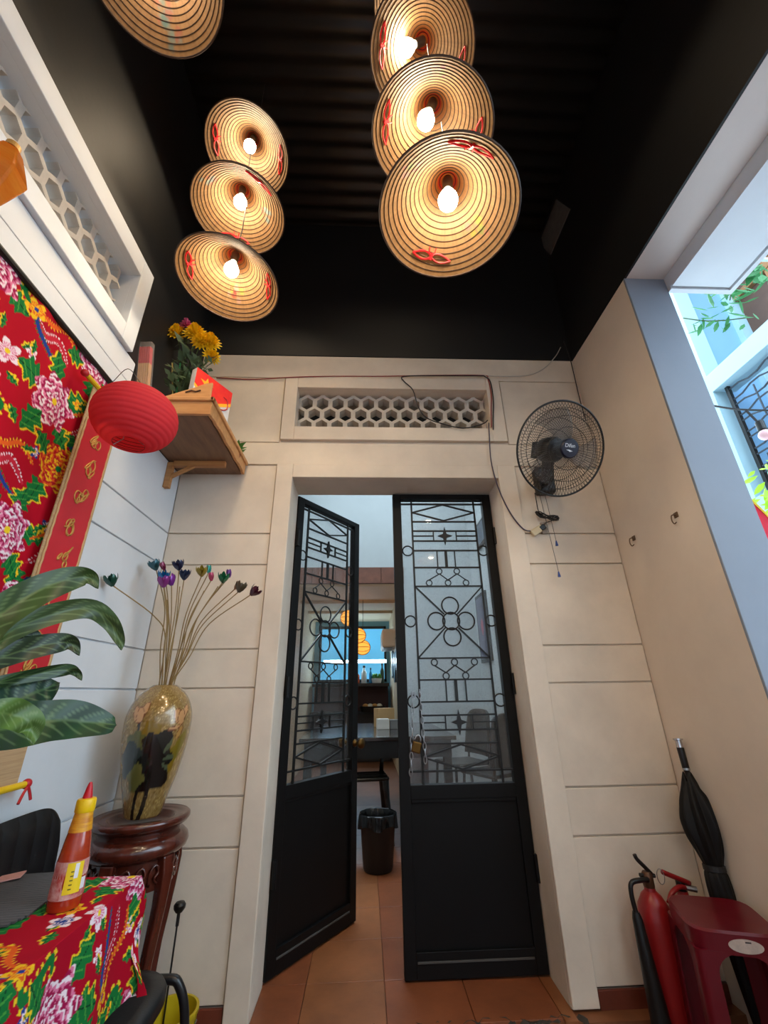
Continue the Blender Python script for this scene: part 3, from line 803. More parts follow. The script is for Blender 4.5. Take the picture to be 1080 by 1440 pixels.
# power cord: bundled coil and plug
cd = MB()
pts = [(.945, 2.07, 2.21), (.95, 2.08, 2.12), (.95, 2.075, 2.09)]
cc = Vector((.992, 2.072, 2.068))
for k in range(5):
    for s in np.linspace(0, 2 * PI, 15)[:-1]:
        pts.append(cc + Vector((.058 * math.cos(s) + .005 * math.sin(k * 2.1), .004 * (k - 2), .013 * math.sin(2 * s + .3 * k) * (1 + .3 * math.sin(k)) - .016 * math.cos(s))))
pts += [(.975, 2.075, 2.03), (.962, 2.08, 1.995)]
cd.tube(pts, .0028, 5).build('power_cord', CORDM, fan, world=True, smooth=True)
so = thing('extension_socket', 'small cream cable socket and black plug below the fan', 'socket', (.94, 2.088, 1.99))
MB().obox((-.012, 0, 0), (.03, 0, .018), (-.010, 0, .016), (0, .011, 0)).build('socket_body', mat('ivory_plastic', (214, 200, 166), .5), so, bevel=.005)
MB().obox((.02, -.004, .016), (.014, 0, .010), (-.008, 0, .012), (0, .009, 0)).build('plug', BLKPL, so, bevel=.004)
MB().box(.016, .05, .001, .011, -.016, .05).build('wall_plate', mat('grey_plate', (150, 140, 128), .7), so, bevel=.002)

# ------------------------------------------------------------------ cables on the front wall
RC = mat('red_cable', (150, 44, 46), .5); BC = mat('black_cable', (36, 32, 34), .5); WC = mat('grey_white_cable', (190, 182, 172), .5); VC = mat('violet_grey_cable', (70, 62, 82), .5)
def cable(lab, pts, m, r=.0032, n=40):
    o = MB().tube(curve_pts(pts, n), r, 6).build('cable', m, smooth=True)
    tag(o, lab, 'cable', 'cables tacked to the front wall')
YC = D - .018
cable('thin red cable along the wall above the vent', [(-.93, YC + .01, 3.005), (-.7, YC + .012, 3.0), (-.45, YC, 3.012), (-.2, YC, 3.024), (.1, YC, 3.03), (.45, YC, 3.045), (.745, YC, 3.05), (.775, YC, 3.02), (.782, YC, 2.9), (.765, YC, 2.76), (.755, YC, 2.655)], RC)
cable('black cable sagging across the front of the vent', [(.75, YC - .004, 3.044), (.45, YC - .004, 3.038), (.24, YC - .004, 3.028), (.235, YC - .006, 2.99), (.29, YC - .006, 2.92), (.315, YC - .006, 2.80), (.36, YC - .008, 2.715), (.45, YC - .008, 2.672), (.58, YC - .008, 2.64), (.70, YC - .008, 2.672), (.735, YC - .006, 2.70)], BC, .0036)
cable('black cable dropping down the right side of the vent', [(.752, YC - .004, 3.042), (.786, YC - .003, 3.0), (.79, YC - .003, 2.86), (.772, YC - .003, 2.72), (.762, YC - .003, 2.635)], BC, .0036)
cable('violet grey cable hanging from the vent to the fan socket', [(.742, YC, 2.685), (.735, YC, 2.60), (.725, YC, 2.42), (.745, YC, 2.25), (.79, YC, 2.10), (.85, YC, 2.0), (.905, YC + .004, 1.985)], VC, .0035)
cable('pale grey cable running up to the black ceiling corner', [(.755, YC, 3.048), (.9, YC, 3.045), (1.05, YC, 3.06), (1.16, YC, 3.12), (1.25, YC, 3.22), (1.30, YC, 3.30)], WC)
cable('dark cable dropping down the right corner above the fan', [(1.335, YC + .006, 3.36), (1.352, YC + .01, 3.2), (1.350, YC + .01, 2.9), (1.355, YC + .01, 2.72)], BC, .003)

# two wall hooks with scars on the right wall
for k, (y, z, lab) in enumerate(((1.961, 1.881, 'bent wire hook on the right wall nearer the corner'), (1.646, 1.877, 'bent wire hook on the right wall nearer the opening'))):
    h = thing('wall_hook', lab, 'hook', (XR, y, z), group='hooks on the right wall')
    MB().tube(curve_pts([(0, 0, .02), (-.022, 0, .018), (-.028, .0, -.006), (-.018, .004, -.02), (-.006, .004, -.012)], 16), .0026, 6).build('wire', mat('rusty_wire', (110, 88, 70), .6, metal=.4), h, smooth=True)
    MB().box(-.004, 0, -.012, .012, .008, .032).build('plate', MATS['rusty_wire'], h, bevel=.001)

# ------------------------------------------------------------------ printed floral cloth
def floral(P, seed=3, scale=1.0, ground=(176, 10, 34)):
    """flat print on red cloth; P = (n,2) cloth coordinates in metres"""
    rs = np.random.RandomState(seed); n = len(P)
    C = np.tile(np.array(ground, float), (n, 1))
    u0, v0 = P.min(0) - .05; u1, v1 = P.max(0) + .05
    G_, GY, WH, PK, MG, YE, BL, OR = (22, 112, 52), (236, 200, 40), (240, 222, 228), (222, 120, 156), (160, 20, 74), (238, 190, 36), (32, 62, 140), (226, 96, 34)
    def near(cx, cy, R):
        idx = np.nonzero((np.abs(P[:, 0] - cx) < R) & (np.abs(P[:, 1] - cy) < R))[0]
        return idx, P[idx, 0] - cx, P[idx, 1] - cy
    def leaf(cx, cy, ang, L, W):
        idx, x, y = near(cx, cy, L * 1.1)
        a = x * math.cos(ang) + y * math.sin(ang); b = -x * math.sin(ang) + y * math.cos(ang)
        t = a / L; ok = (t > 0) & (t < 1)
        wv = W * np.sin(PI * np.clip(t, 0, 1)) ** .8 * (1 + .28 * np.sin(t * 21))
        ins = ok & (np.abs(b) < wv)
        C[idx[ins]] = G_
        e = ins & (np.abs(b) > wv - .006 * scale) & (b > -wv * .2)
        C[idx[e]] = GY
        mid = ins & (np.abs(b) < .0014 * scale)
        C[idx[mid]] = (12, 60, 34)
        sh = ins & (np.sin(t * 26 + b * 180) > .82) & (np.abs(b) < wv * .7)
        C[idx[sh]] = (70, 150, 62)
    def peony(cx, cy, R, ph, pal):
        idx, x, y = near(cx, cy, R * 1.4)
        r = np.hypot(x, y) / R; th = np.arctan2(y, x)
        edge = 1 + .14 * np.sin(7 * th + ph) + .06 * np.sin(13 * th)
        ins = r < edge
        C[idx[ins]] = pal[0]
        t = (r * 3.1 + .33 * np.sin(5 * th + ph + 2.2 * np.floor(r * 3.1)) + .12 * np.sin(17 * th + 9 * r)) % 1.0
        C[idx[ins & (t > .45)]] = pal[1]
        C[idx[ins & (t > .70)]] = pal[2]
        st = ins & (np.sin(24 * th + 6 * r) > .55) & (t > .25) & (t < .5)
        C[idx[st]] = pal[1]
        C[idx[r < .14]] = pal[3]
    def blossom(cx, cy, R, ph, c1, c2, c3):
        idx, x, y = near(cx, cy, R * 1.2)
        r = np.hypot(x, y) / R; th = np.arctan2(y, x) + ph
        ins = r < .45 + .55 * np.abs(np.cos(2.5 * th))
        C[idx[ins]] = c1
        C[idx[ins & (r < .62) & (np.cos(20 * th) > -.2)]] = c2
        C[idx[r < .2]] = c3
    def strand(pts, w, c1, c2=None, freq=300):
        Q = np.array([[p.x, p.y] for p in curve_pts([(a, b, 0) for a, b in pts], 50)])
        lo = Q.min(0) - w * 3; hi = Q.max(0) + w * 3
        idx = np.nonzero((P[:, 0] > lo[0]) & (P[:, 0] < hi[0]) & (P[:, 1] > lo[1]) & (P[:, 1] < hi[1]))[0]
        if len(idx) == 0: return
        d2_ = ((P[idx, None, :] - Q[None]) ** 2).sum(2); k = d2_.argmin(1); d = np.sqrt(d2_[np.arange(len(idx)), k])
        f_ = k / (len(Q) - 1); ww = w * (.35 + .65 * np.sin(PI * np.clip(f_, .05, .95)))
        if c2 is not None:
            C[idx[(d < ww * 1.9) & (np.sin(f_ * freq) > .1)]] = c2
        C[idx[d < ww]] = c1
    cell = .188 * scale
    nx, ny = int((u1 - u0) / cell) + 2, int((v1 - v0) / cell) + 2
    for i in range(nx):
        for j in range(ny):
            cx = u0 + cell * (i + (.5 if j % 2 else 0)) + rs.uniform(-.02, .02) * scale
            cy = v0 + cell * j + rs.uniform(-.02, .02) * scale
            kind = (i + 2 * j) % 4; ph = rs.uniform(0, 6.28)
            if kind in (0, 2):
                R = rs.uniform(.062, .078) * scale
                for q in range(5):
                    a = ph + q * 1.256 + rs.uniform(-.25, .25)
                    leaf(cx + .7 * R * math.cos(a), cy + .7 * R * math.sin(a), a + rs.uniform(-.3, .3), rs.uniform(.07, .10) * scale, rs.uniform(.024, .036) * scale)
                pal = (MG, PK, WH, GY) if kind == 0 or rs.rand() < .5 else ((186, 24, 40), OR, YE, G_)
                peony(cx, cy, R, ph, pal)
            elif kind == 1:
                # crested bird with a long tail
                s = scale; fl = 1 if rs.rand() < .5 else -1
                T_ = lambda a, b: (cx + fl * a * s, cy + b * s)
                strand([T_(-.10, -.06), T_(-.05, -.02), T_(0, -.045), T_(.05, -.01)], .007 * s, (196, 40, 60), WH, 160)
                strand([T_(-.11, .0), T_(-.06, .03), T_(-.01, .0), T_(.05, .0)], .006 * s, OR, YE, 200)
                strand([T_(-.09, -.10), T_(-.03, -.07), T_(.02, -.05), T_(.05, .0)], .007 * s, BL, G_, 120)
                strand([T_(.05, -.01), T_(.085, .02), T_(.06, .055), T_(.03, .075), T_(.045, .10)], .011 * s, G_, GY, 240)
                blossom(cx + fl * .045 * s, cy - .005 * s, .03 * s, ph, YE, OR, BL)
                leaf(cx - fl * .02 * s, cy + .06 * s, 2.0 + ph * .1, .05 * s, .014 * s)
            else:
                for q in range(5):
                    a = ph + q * 1.35; rr = rs.uniform(.02, .075) * scale
                    px, py = cx + rr * math.cos(a), cy + rr * math.sin(a)
                    leaf(px, py, a, rs.uniform(.035, .055) * scale, .011 * scale)
                blossom(cx + .03 * scale, cy + .02 * scale, .034 * scale, ph, WH, PK, GY)
                blossom(cx - .035 * scale, cy - .01 * scale, .030 * scale, ph + 1, YE, OR, (90, 40, 20))
                blossom(cx + .005 * scale, cy - .05 * scale, .032 * scale, ph + 2, WH, BL, BL)
            # small filler sprig
            fx_, fy_ = cx + cell * .5 + rs.uniform(-.02, .02), cy + rs.uniform(-.02, .02) + cell * .25
            blossom(fx_, fy_, .018 * scale, ph, (WH, YE, BL)[(i + j) % 3], (PK, OR, WH)[(i + j) % 3], YE)
            leaf(fx_, fy_, ph, .04 * scale, .010 * scale)
    return lin(C)
CLOTH = mat('printed_cotton', (180, 10, 34), .9, attr=True, spec=.15)

# curtain on the left wall
NU, NV = 330, 500
cy0, cy1, cz0, cz1 = .30, 1.362, .80, 2.338
uu, vv = np.meshgrid(np.linspace(0, 1, NU), np.linspace(0, 1, NV))
yy = cy0 + (cy1 - cy0) * uu; zz = cz1 + (cz0 - cz1) * vv
xx = XL + .016 + .010 * np.sin(yy * 19 + .6) * (.3 + .7 * vv) + .004 * np.sin(yy * 47 + zz * 2)
cur = MB(); cur.v = np.stack([xx, yy, zz], -1).reshape(-1, 3).tolist()
cur.f = [(j * NU + i, j * NU + i + 1, (j + 1) * NU + i + 1, (j + 1) * NU + i) for j in range(NV - 1) for i in range(NU - 1)]
ct = thing('floral_curtain', 'red floral cotton curtain hanging on the left wall', 'curtain', (XL + .02, .83, .80))
cl_ = cur.build('cloth', CLOTH, ct, world=True, smooth=True, col=floral(np.stack([yy.ravel(), zz.ravel()], -1), 5, 1.2))
MB().tube([(XL + .018, .2, 2.345), (XL + .018, 1.372, 2.345)], .011, 10).build('rail', IRON, ct, world=True)

# hanging scroll ---------------------------------------------------
SX = -.990
sc = thing('hanging_scroll', 'narrow red and gold hanging scroll beside the floral curtain', 'scroll', (SX, 1.345, .96))
MAT_ = mat('straw_mat', (196, 164, 122), .8, c2=(172, 138, 100), vscale=3, stretch=(1, 2, 60), bump=.2, bscale=60)
GOLD = mat('gold_print', (198, 148, 74), .45, metal=.35)
REDP = mat('red_silk', (196, 26, 44), .5, var=.1, vscale=6)
MB().box(SX - .003, SX, 1.255, 1.438, .975, 2.235).build('backing', MAT_, sc, world=True)
MB().box(SX - .0005, SX + .003, 1.268, 1.424, 1.13, 2.11).build('red_field', REDP, sc, world=True)
for y in (1.2675, 1.4245):
    m = MB().tube([(SX + .002, y + .0012 * math.sin(k * 1.9), 1.13 + .98 * k / 80) for k in range(81)], .0042, 6)
    m.build('cord_edge', mat('gold_braid', (190, 152, 104), .7), sc, world=True, smooth=True)
rs = random.Random(4)
for k, z in enumerate((2.06, 1.948, 1.835, 1.723, 1.617, 1.486, 1.38, 1.271, 1.18)):
    m = MB()
    for q in range(4):
        cy_, cz_ = 1.346 + rs.uniform(-.022, .022), z + rs.uniform(-.024, .024)
        R_ = rs.uniform(.012, .024); p0 = rs.uniform(0, 6)
        pts = [(SX + .004, cy_ + R_ * (1 - .35 * a / 6) * math.cos(a * 1.1 + p0) * .8, cz_ + R_ * (1.1 - .25 * a / 6) * math.sin(a * 1.0 + p0 * 1.3)) for a in np.linspace(0, 6.6, 22)]
        m.tube(pts, .0028, 5)
    m.build('gold_motif', GOLD, sc, world=True, smooth=True)
YEL = mat('yellow_rod', (228, 186, 20), .4)
RKN = mat('red_knob', (186, 26, 36), .4)
for z, a, b in ((.968, 1.23, 1.47), (2.245, 1.20, 1.46)):
    MB().tube([(SX + .002, a, z), (SX + .002, b, z)], .009, 10).build('rod', YEL, sc, world=True)
    for y in (a - .004, b + .004): MB().sphere((SX + .002, y, z), .0135, 10, 8).build('knob', RKN, sc, world=True, smooth=True)
MB().tube(curve_pts([(SX + .01, 1.47, .962), (SX + .012, 1.455, .945), (SX + .016, 1.44, .925)], 8), .004, 5).build('tassel', RKN, sc, world=True)
MB().tube(curve_pts([(SX + .01, 1.472, .962), (SX + .012, 1.482, .945), (SX + .016, 1.488, .926)], 8), .004, 5).build('tassel', RKN, sc, world=True)

# red paper lantern --------------------------------------------------
LC = Vector((-.722, 1.115, 1.998)); LR = .121
la = thing('paper_lantern', 'round red paper lantern hanging before the altar shelf', 'lantern', LC)
NRIB = 15
prof = []
for k in range(NRIB * 6 + 1):
    f_ = k / (NRIB * 6)
    th = -1.19 + 2.38 * f_
    bul = .0018 * abs(math.sin(PI * k / 6)) - .001
    prof.append(((LR + bul) * math.cos(th), (LR + bul) * .86 * math.sin(th)))
LANT = mat('red_paper', (236, 70, 78), .75, transl=.5, var=.06, vscale=5, spec=.2)
MB().lathe(prof, 64).build('paper_shade', LANT, la, smooth=True)
for k in range(NRIB + 1):
    th = -1.19 + 2.38 * k / NRIB
    MB().tube([((LR - .0025) * math.cos(th) * math.cos(a), (LR - .0025) * math.cos(th) * math.sin(a), (LR - .0025) * .86 * math.sin(th)) for a in np.linspace(0, 2 * PI, 41)[:-1]], .0011, 4, closed=True).build('hoop', mat('red_wire', (150, 24, 26), .6), la)
zt = LR * .86 * math.sin(1.19)
m = MB(); m.tube([(-.045, 0, zt), (-.02, 0, zt - .02), (-.02, 0, -zt + .02), (-.045, 0, -zt)], .0015, 5); m.tube([(.045, 0, zt), (.02, 0, zt - .02), (.02, 0, -zt + .02), (.045, 0, -zt)], .0015, 5)
m.build('wire_spreader', STEEL, la)
p1 = Vector((XL + .03, 1.36, 2.345)) - LC
MB().tube(curve_pts([(0, 0, zt), (-.03, .03, zt + .06), (p1.x * .6, p1.y * .6, p1.z - .02), p1], 16), .0014, 5).build('hanging_wire', CORDM, la)

# amber lantern fragment at the left edge ---------------------------------
am = thing('amber_lantern', 'glossy amber lantern cut by the left picture edge', 'lantern', (-.912, .655, 2.36))
AMB = mat('amber_lacquer', (240, 164, 62), .12, coat=1.0, c2=(220, 116, 30), vscale=6, stretch=(1, 1, 3), transl=.4)
aprof = [(.008, -.14), (.024, -.085), (.036, -.045), (.055, .02), (.058, .035), (.050, .06), (.028, .12), (.010, .14)]
MB().lathe(aprof, 6, a0=-.35).build('shade', AMB, am, bevel=.004)
MB().lathe([(.001, .135), (.016, .135), (.016, .15), (.001, .15)], 20).build('cap', GOLD, am)
MB().tube(curve_pts([(0, .02, .145), (-.04, .02, .15), (-.08, .02, .13), (-.124, .02, .12)], 12), .004, 6).build('wall_bracket', IRON, am, smooth=True)

# ------------------------------------------------------------------ altar shelf and what stands on it
SZ = 2.318
sf = thing('altar_shelf', 'wooden altar shelf fixed in the left corner', 'shelf', (-.86, 1.82, SZ))
MB().box(XL + .002, -.70, 1.55, D - .003, SZ + .012, SZ + .03).build('board', PLY, sf, world=True)
def wavy(n=22, L=.5):
    top = [(0, .085), (L, .085)]
    bot = []
    for k in range(n + 1):
        f_ = k / n; bot.append((L - L * f_, .004 + .010 * abs(math.sin(f_ * PI * 3.5)) ** .6 * (1 if .08 < f_ < .92 else 0)))
    return top + bot
MB().prism(wavy(22, .545), lambda a, b, d: (d, 1.538 + a, SZ + b), -.692, -.678).build('side_rail', WOODX, sf, world=True)
MB().box(XL + .002, -.678, 1.526, 1.540, SZ, SZ + .088).build('front_rail', WOODX, sf, world=True, bevel=.002)
MB().box(XL + .002, -.668, 1.516, 1.540, SZ + .066, SZ + .088).build('moulding', WOODX, sf, world=True, bevel=.005)
MB().box(-.686, -.668, 1.516, D - .003, SZ + .066, SZ + .088).build('moulding', WOODX, sf, world=True, bevel=.005)
MB().prism([(-.90, .086), (-.69, .086), (-.69, .17), (-.72, .165), (-.77, .14), (-.83, .115)], lambda a, b, d: (a, d, SZ + b), 1.524, 1.536).build('carved_corner', WOODX, sf, world=True, bevel=.002)
MB().tube([(-.80, 1.522, SZ + .112), (-.775, 1.521, SZ + .122), (-.755, 1.521, SZ + .116), (-.735, 1.521, SZ + .124)], .0035, 6).build('carved_scroll', mat('dark_carving', (90, 58, 34), .6), sf, world=True)
for y in (1.955,):
    br = MB().box(XL + .001, XL + .030, y - .014, y + .014, SZ - .145, SZ).build('bracket', WOOD, sf, world=True, bevel=.002)
    MB().box(XL + .03, -.74, y - .012, y + .012, SZ - .022, SZ + .010).build('bracket_arm', WOOD, br, world=True, bevel=.002)
    MB().bar((XL + .02, y, SZ - .085), (XL + .14, y, SZ - .012), .016, .016).build('bracket_brace', WOOD, br, world=True)
SZT = SZ + .03
# flower vase with chrysanthemums
fv = thing('flower_vase', 'small beige vase on the altar shelf', 'vase', (-.925, 1.72, SZT))
MB().lathe([(.001, 0), (.042, .001), (.05, .04), (.047, .09), (.03, .145), (.024, .175), (.03, .195), (.027, .195), (.021, .17), (.001, .15)], 28).build('body', mat('beige_glaze', (222, 186, 116), .3, coat=.4), fv, smooth=True)
GREEN = mat('stem_green', (74, 100, 52), .6); GLEAF = mat('grey_green_leaf', (82, 104, 74), .6, transl=.2)
YFL = mat('yellow_petal', (244, 204, 20), .6, transl=.2); PFL = mat('pink_petal', (196, 84, 128), .6)
def petal_disc(m, c, n, R, rows=3):
    nz = Vector(n).normalized(); B = basis(nz, (1, 0, .01) if abs(nz.x) < .9 else (0, 1, 0))
    for rr in range(rows):
        k_ = 16 - 3 * rr
        for q in range(k_):
            a = 2 * PI * q / k_ + rr * .3
            r0, r1 = R * .15, R * (1 - .25 * rr)
            lift = R * (.08 + .28 * rr)
            d = Vector((math.cos(a), math.sin(a), 0)); s = Vector((-math.sin(a), math.cos(a), 0)) * R * .13
            vs = [B @ (d * r0 - s * .5), B @ (d * r0 + s * .5), B @ (d * (r1 * .7) + s + Vector((0, 0, lift))), B @ (d * r1 + Vector((0, 0, lift * .9))), B @ (d * (r1 * .7) - s + Vector((0, 0, lift)))]
            m.add([Vector(c) + v for v in vs], [(0, 1, 2, 3, 4)])
mouth = Vector((-.925, 1.72, SZT + .18))
mums = [((-1.0, 1.70, 2.955), .060, YFL, 'yellow chrysanthemum at the left of the shelf vase', (.2, -.8, .25)), ((-.90, 1.69, 2.945), .068, YFL, 'yellow chrysanthemum in the middle of the shelf vase', (.2, -.8, .2)), ((-.825, 1.70, 2.90), .066, YFL, 'yellow chrysanthemum at the right of the shelf vase', (.4, -.8, .15)),
        ((-.81, 1.72, 2.825), .052, YFL, 'lower yellow chrysanthemum at the right of the shelf vase', (.6, -.7, -.1)), ((-.955, 1.69, 3.0), .046, PFL, 'pink striped flower topping the shelf bouquet', (.1, -.7, .5)), ((-1.0, 1.73, 3.01), .034, mat('orange_petal', (214, 130, 30), .6), 'small orange flower at the back of the shelf bouquet', (0, -.6, .6)),
        ((-.86, 1.68, 2.885), .055, YFL, 'yellow chrysanthemum tucked among the middle blooms of the shelf vase', (.2, -.8, -.1))]
for c, R, m_, lab, nz in mums:
    t = thing('cut_flower', lab, 'flower', mouth, group='flowers in the shelf vase')
    c = Vector(c)
    MB().tube(curve_pts([(0, 0, -.1), ((c - mouth) * .5) + Vector((0, .01, .04)), c - mouth - Vector(nz).normalized() * .004], 14), .0026, 5).build('stem', GREEN, t)
    m = MB(); petal_disc(m, c - mouth, nz, R, 4); m.build('bloom', m_, t)
    m = MB()
    for q in range(12):
        f_ = random.uniform(.2, .85); p = (c - mouth) * f_; a = random.uniform(0, 6.28); L = random.uniform(.05, .09)
        d = Vector((math.cos(a), math.sin(a), random.uniform(.1, .9))).normalized(); s = d.orthogonal().normalized() * L * .22
        m.add([p, p + d * L * .4 + s, p + d * L, p + d * L * .4 - s], [(0, 1, 2, 3)])
    m.build('leaves', GLEAF, t)
for k, (dx, c, lab) in enumerate(((-.06, (214, 196, 120), 'gold foil wrapped stick in the shelf vase'), (-.02, (60, 170, 110), 'green foil wrapped stick in the shelf vase'))):
    t = MB().tube([(mouth.x + dx * .2, mouth.y - .02, mouth.z - .05), (mouth.x + dx, mouth.y - .03, mouth.z + .22)], .0038, 6).build('foil_stick', mat('foil_%d' % k, c, .3, metal=.6), smooth=True)
    tag(t, lab, 'stick')
# filler greenery
t = thing('foliage_sprig', 'grey green foliage spray around the shelf bouquet', 'foliage', mouth)
for q in range(26):
    a = random.uniform(0, 6.28); sp = random.uniform(.05, .15)
    tip = Vector((sp * math.cos(a) + .02, sp * math.sin(a) * .6 - .02, random.uniform(.08, .26)))
    m = MB().tube(curve_pts([(0, 0, -.05), tip * .5 + Vector((0, 0, .03)), tip], 8), .0018, 4)
    for f_ in np.linspace(.35, 1, 6):
        p = tip * f_; L = .046; aa = random.uniform(0, 6.28)
        d = (Vector((math.cos(aa), math.sin(aa), .5))).normalized(); s = d.orthogonal().normalized() * L * .25
        m.add([p, p + d * L * .5 + s, p + d * L, p + d * L * .5 - s], [(0, 1, 2, 3)])
    m.build('sprig', GLEAF, t)
# red carton with the star
bx = thing('gift_box', 'flat red and white paper box with a gold star on the altar shelf', 'box', (-.775, 1.715, SZT), math.radians(60))
WB = mat('box_white', (206, 206, 208), .5, var=.15, vscale=18)
MB().box(-.11, .11, -.018, .018, 0, .305).build('body', WB, bx, bevel=.002)
RB = mat('box_red', (206, 22, 44), .45, c2=(232, 60, 40), vscale=12)
MB().prism([(-.1102, .3052), (-.1102, .215), (-.06, .185), (0, .16), (.04, .19), (.1102, .235), (.1102, .3052)], lambda a, b, d: (a, d, b), -.0192, -.0178).build('red_wrap', RB, bx)
GST = mat('gold_star', (250, 176, 40), .5)
MB().prism([(-.1102, .215), (-.06, .185), (0, .16), (.04, .19), (.1102, .235), (.1102, .215), (.04, .170), (0, .138), (-.06, .165), (-.1102, .198)], lambda a, b, d: (a, d, b), -.0194, -.0179).build('orange_band', GST, bx)
sp_ = [(.040 * (1 if k % 2 == 0 else .42) * math.sin(k * PI / 5) - .045, .245 + .040 * (1 if k % 2 == 0 else .42) * math.cos(k * PI / 5)) for k in range(10)]
MB().prism(sp_, lambda a, b, d: (a, d, b), -.0202, -.0191).build('star', GST, bx)
MB().tube(curve_pts([(.06, -.02, .245), (.085, -.021, .235), (.09, -.021, .19), (.06, -.021, .165), (.03, -.02, .17)], 16), .003, 5).build('red_cord', RKN, bx)
MB().box(-.085, -.070, -.0194, -.017, .09, .19).build('brown_stripe', mat('box_brown', (130, 86, 50), .6), bx)
# pack of incense sticks leaning in the corner
ip = thing('incense_pack', 'clear pack of red tipped incense sticks leaning by the beam', 'incense', (-.995, 1.545, SZT), mtx=Matrix.Translation((-.992, 1.56, SZT)) @ Matrix.Rotation(.16, 4, 'X') @ Matrix.Rotation(-.06, 4, 'Y'))
STK = mat('incense_wood', (190, 140, 92), .7); REDT = mat('incense_red', (176, 30, 48), .6)
m1, m2 = MB(), MB()
for a in range(6):
    for b_ in range(3):
        x, y = -.022 + a * .0088, -.008 + b_ * .008
        m1.tube([(x, y, .0), (x, y, .24)], .0034, 5); m2.tube([(x, y, .24), (x, y, .325)], .0036, 5)
m1.build('sticks', STK, ip)['kind'] = 'stuff'; m2.build('red_ends', REDT, ip)['kind'] = 'stuff'
MB().box(-.032, .032, -.016, .016, 0, .35).build('clear_wrap', mat('cellophane', (220, 210, 205), .15, alpha=.16), ip, bevel=.006)
# small succulent at the back
su = thing('small_plant', 'small green leafy plant at the back of the altar shelf', 'plant', (-.70, 1.97, SZT))
MB().lathe([(.001, 0), (.02, 0), (.026, .04), (.001, .04)], 14).build('pot', mat('clay', (150, 90, 60), .8), su)
m = MB()
for q in range(14):
    a = q * 2.4; L = .06; d = Vector((math.cos(a), math.sin(a), .55)).normalized(); s = Vector((-math.sin(a), math.cos(a), 0)) * .014
    p = Vector((0, 0, .04 + q * .003)); m.add([p, p + d * L * .5 + s, p + d * L, p + d * L * .5 - s], [(0, 1, 2, 3)])
m.build('leaves', mat('leaf_bright', (84, 140, 60), .5, transl=.2), su)

# ------------------------------------------------------------------ lacquer vase on the carved stand
VX, VY, VZ = -.826, 1.90, .797
sd = thing('plant_stand', 'carved dark rosewood round stand carrying the lotus vase', 'stand', (VX, VY, 0))
MB().lathe([(.001, .770), (.10, .770), (.108, .786), (.118, .790), (.128, .786), (.138, .790), (.158, .797), (.165, .792), (.166, .782), (.158, .770), (.140, .764), (.134, .752), (.135, .742)][::-1] , 56).build('top', ROSE, sd, smooth=True)
MB().lathe([(.135, .745), (.150, .742), (.166, .728), (.171, .712), (.166, .696), (.150, .684), (.140, .680), (.001, .680)][::-1], 56).build('moulded_ring', ROSE, sd, smooth=True)
ap = MB().lathe([(.136, .69), (.136, .595), (.124, .595), (.124, .69)], 56).build('apron', ROSE, sd, smooth='auto')
for k in range(20):
    a = 2 * PI * k / 20
    m = MB().tube(curve_pts([(.139, -.018, .612), (.142, -.02, .65), (.142, -.002, .668), (.143, .010, .645), (.142, -.004, .63), (.140, .018, .61)], 18), .005, 5)
    m.xf(Matrix.Rotation(a, 4, 'Z')).build('carving', ROSE, ap, smooth=True)
for k in range(5):
    a = -.42 + 2 * PI * k / 5
    m = MB(); prof = [(.142, .69, .024), (.150, .64, .022), (.146, .55, .019), (.128, .40, .017), (.118, .22, .016), (.128, .08, .018), (.142, .0, .021)]
    vs = []
    for r, z, w_ in prof:
        for sx, sy in ((-1, -1), (1, -1), (1, 1), (-1, 1)): vs.append((r + sx * w_ * .8, sy * w_, z))
    fs = [(4 * i + q, 4 * i + (q + 1) % 4, 4 * i + 4 + (q + 1) % 4, 4 * i + 4 + q) for i in range(len(prof) - 1) for q in range(4)] + [(3, 2, 1, 0), tuple(4 * (len(prof) - 1) + q for q in range(4))]
    m.add(vs, fs).xf(Matrix.Rotation(a, 4, 'Z')).build('leg', ROSE, sd, bevel=.005)
MB().lathe([(.085, .10), (.115, .10), (.115, .125), (.085, .125), (.085, .10)], 32).build('foot_ring', ROSE, sd)
# vase
vz = thing('lotus_vase', 'tall gold lacquer vase painted with dark lotus leaves', 'vase', (VX, VY, VZ - .006))
ctrl = [(0.0, .060), (.12, .075), (.3, .098), (.48, .114), (.64, .121), (.76, .119), (.86, .104), (.93, .083), (.975, .060), (1.0, .044)]
cp = curve_pts([(r, h, 0) for h, r in ctrl], 90)
VHT = .447
prof = [(p.x, p.y * VHT) for p in cp]
prof = [(.001, .0)] + prof + [(.040, VHT - .004), (.038, VHT - .03)]
NS = 200
vb = MB().lathe(prof, NS)
Va = np.array(vb.v); th = np.arctan2(Va[:, 1], Va[:, 0]); rr = np.hypot(Va[:, 0], Va[:, 1])
tc_ = math.atan2(-1.9, .826)
ph = (th - tc_ + PI) % (2 * PI) - PI
s_ = ph * np.maximum(rr, .05); t_ = Va[:, 2] / VHT
rs_ = np.random.RandomState(2)
Cv = np.tile(np.array((142, 114, 64.)), (len(Va), 1)); Cv += rs_.normal(0, 12, (len(Va), 1))
sp2 = rs_.rand(len(Va)) > .95; Cv[sp2] = (190, 164, 100)
def ell(cs, ctt, a, b, col, ang=0, wob=.12, f=5):
    x = s_ - cs; y = (t_ - ctt) * VHT
    xr = x * math.cos(ang) + y * math.sin(ang); yr = -x * math.sin(ang) + y * math.cos(ang)
    d = np.hypot(xr / a, yr / b); tt = np.arctan2(yr, xr)
    ins = d < 1 + wob * np.sin(f * tt + cs * 90)
    if callable(col): Cv[ins] = col(d[ins], tt[ins])
    else: Cv[ins] = col
    return ins
OCH, OLI, DKG, DARK = (128, 100, 22), (92, 92, 46), (46, 54, 50), (16, 19, 18)
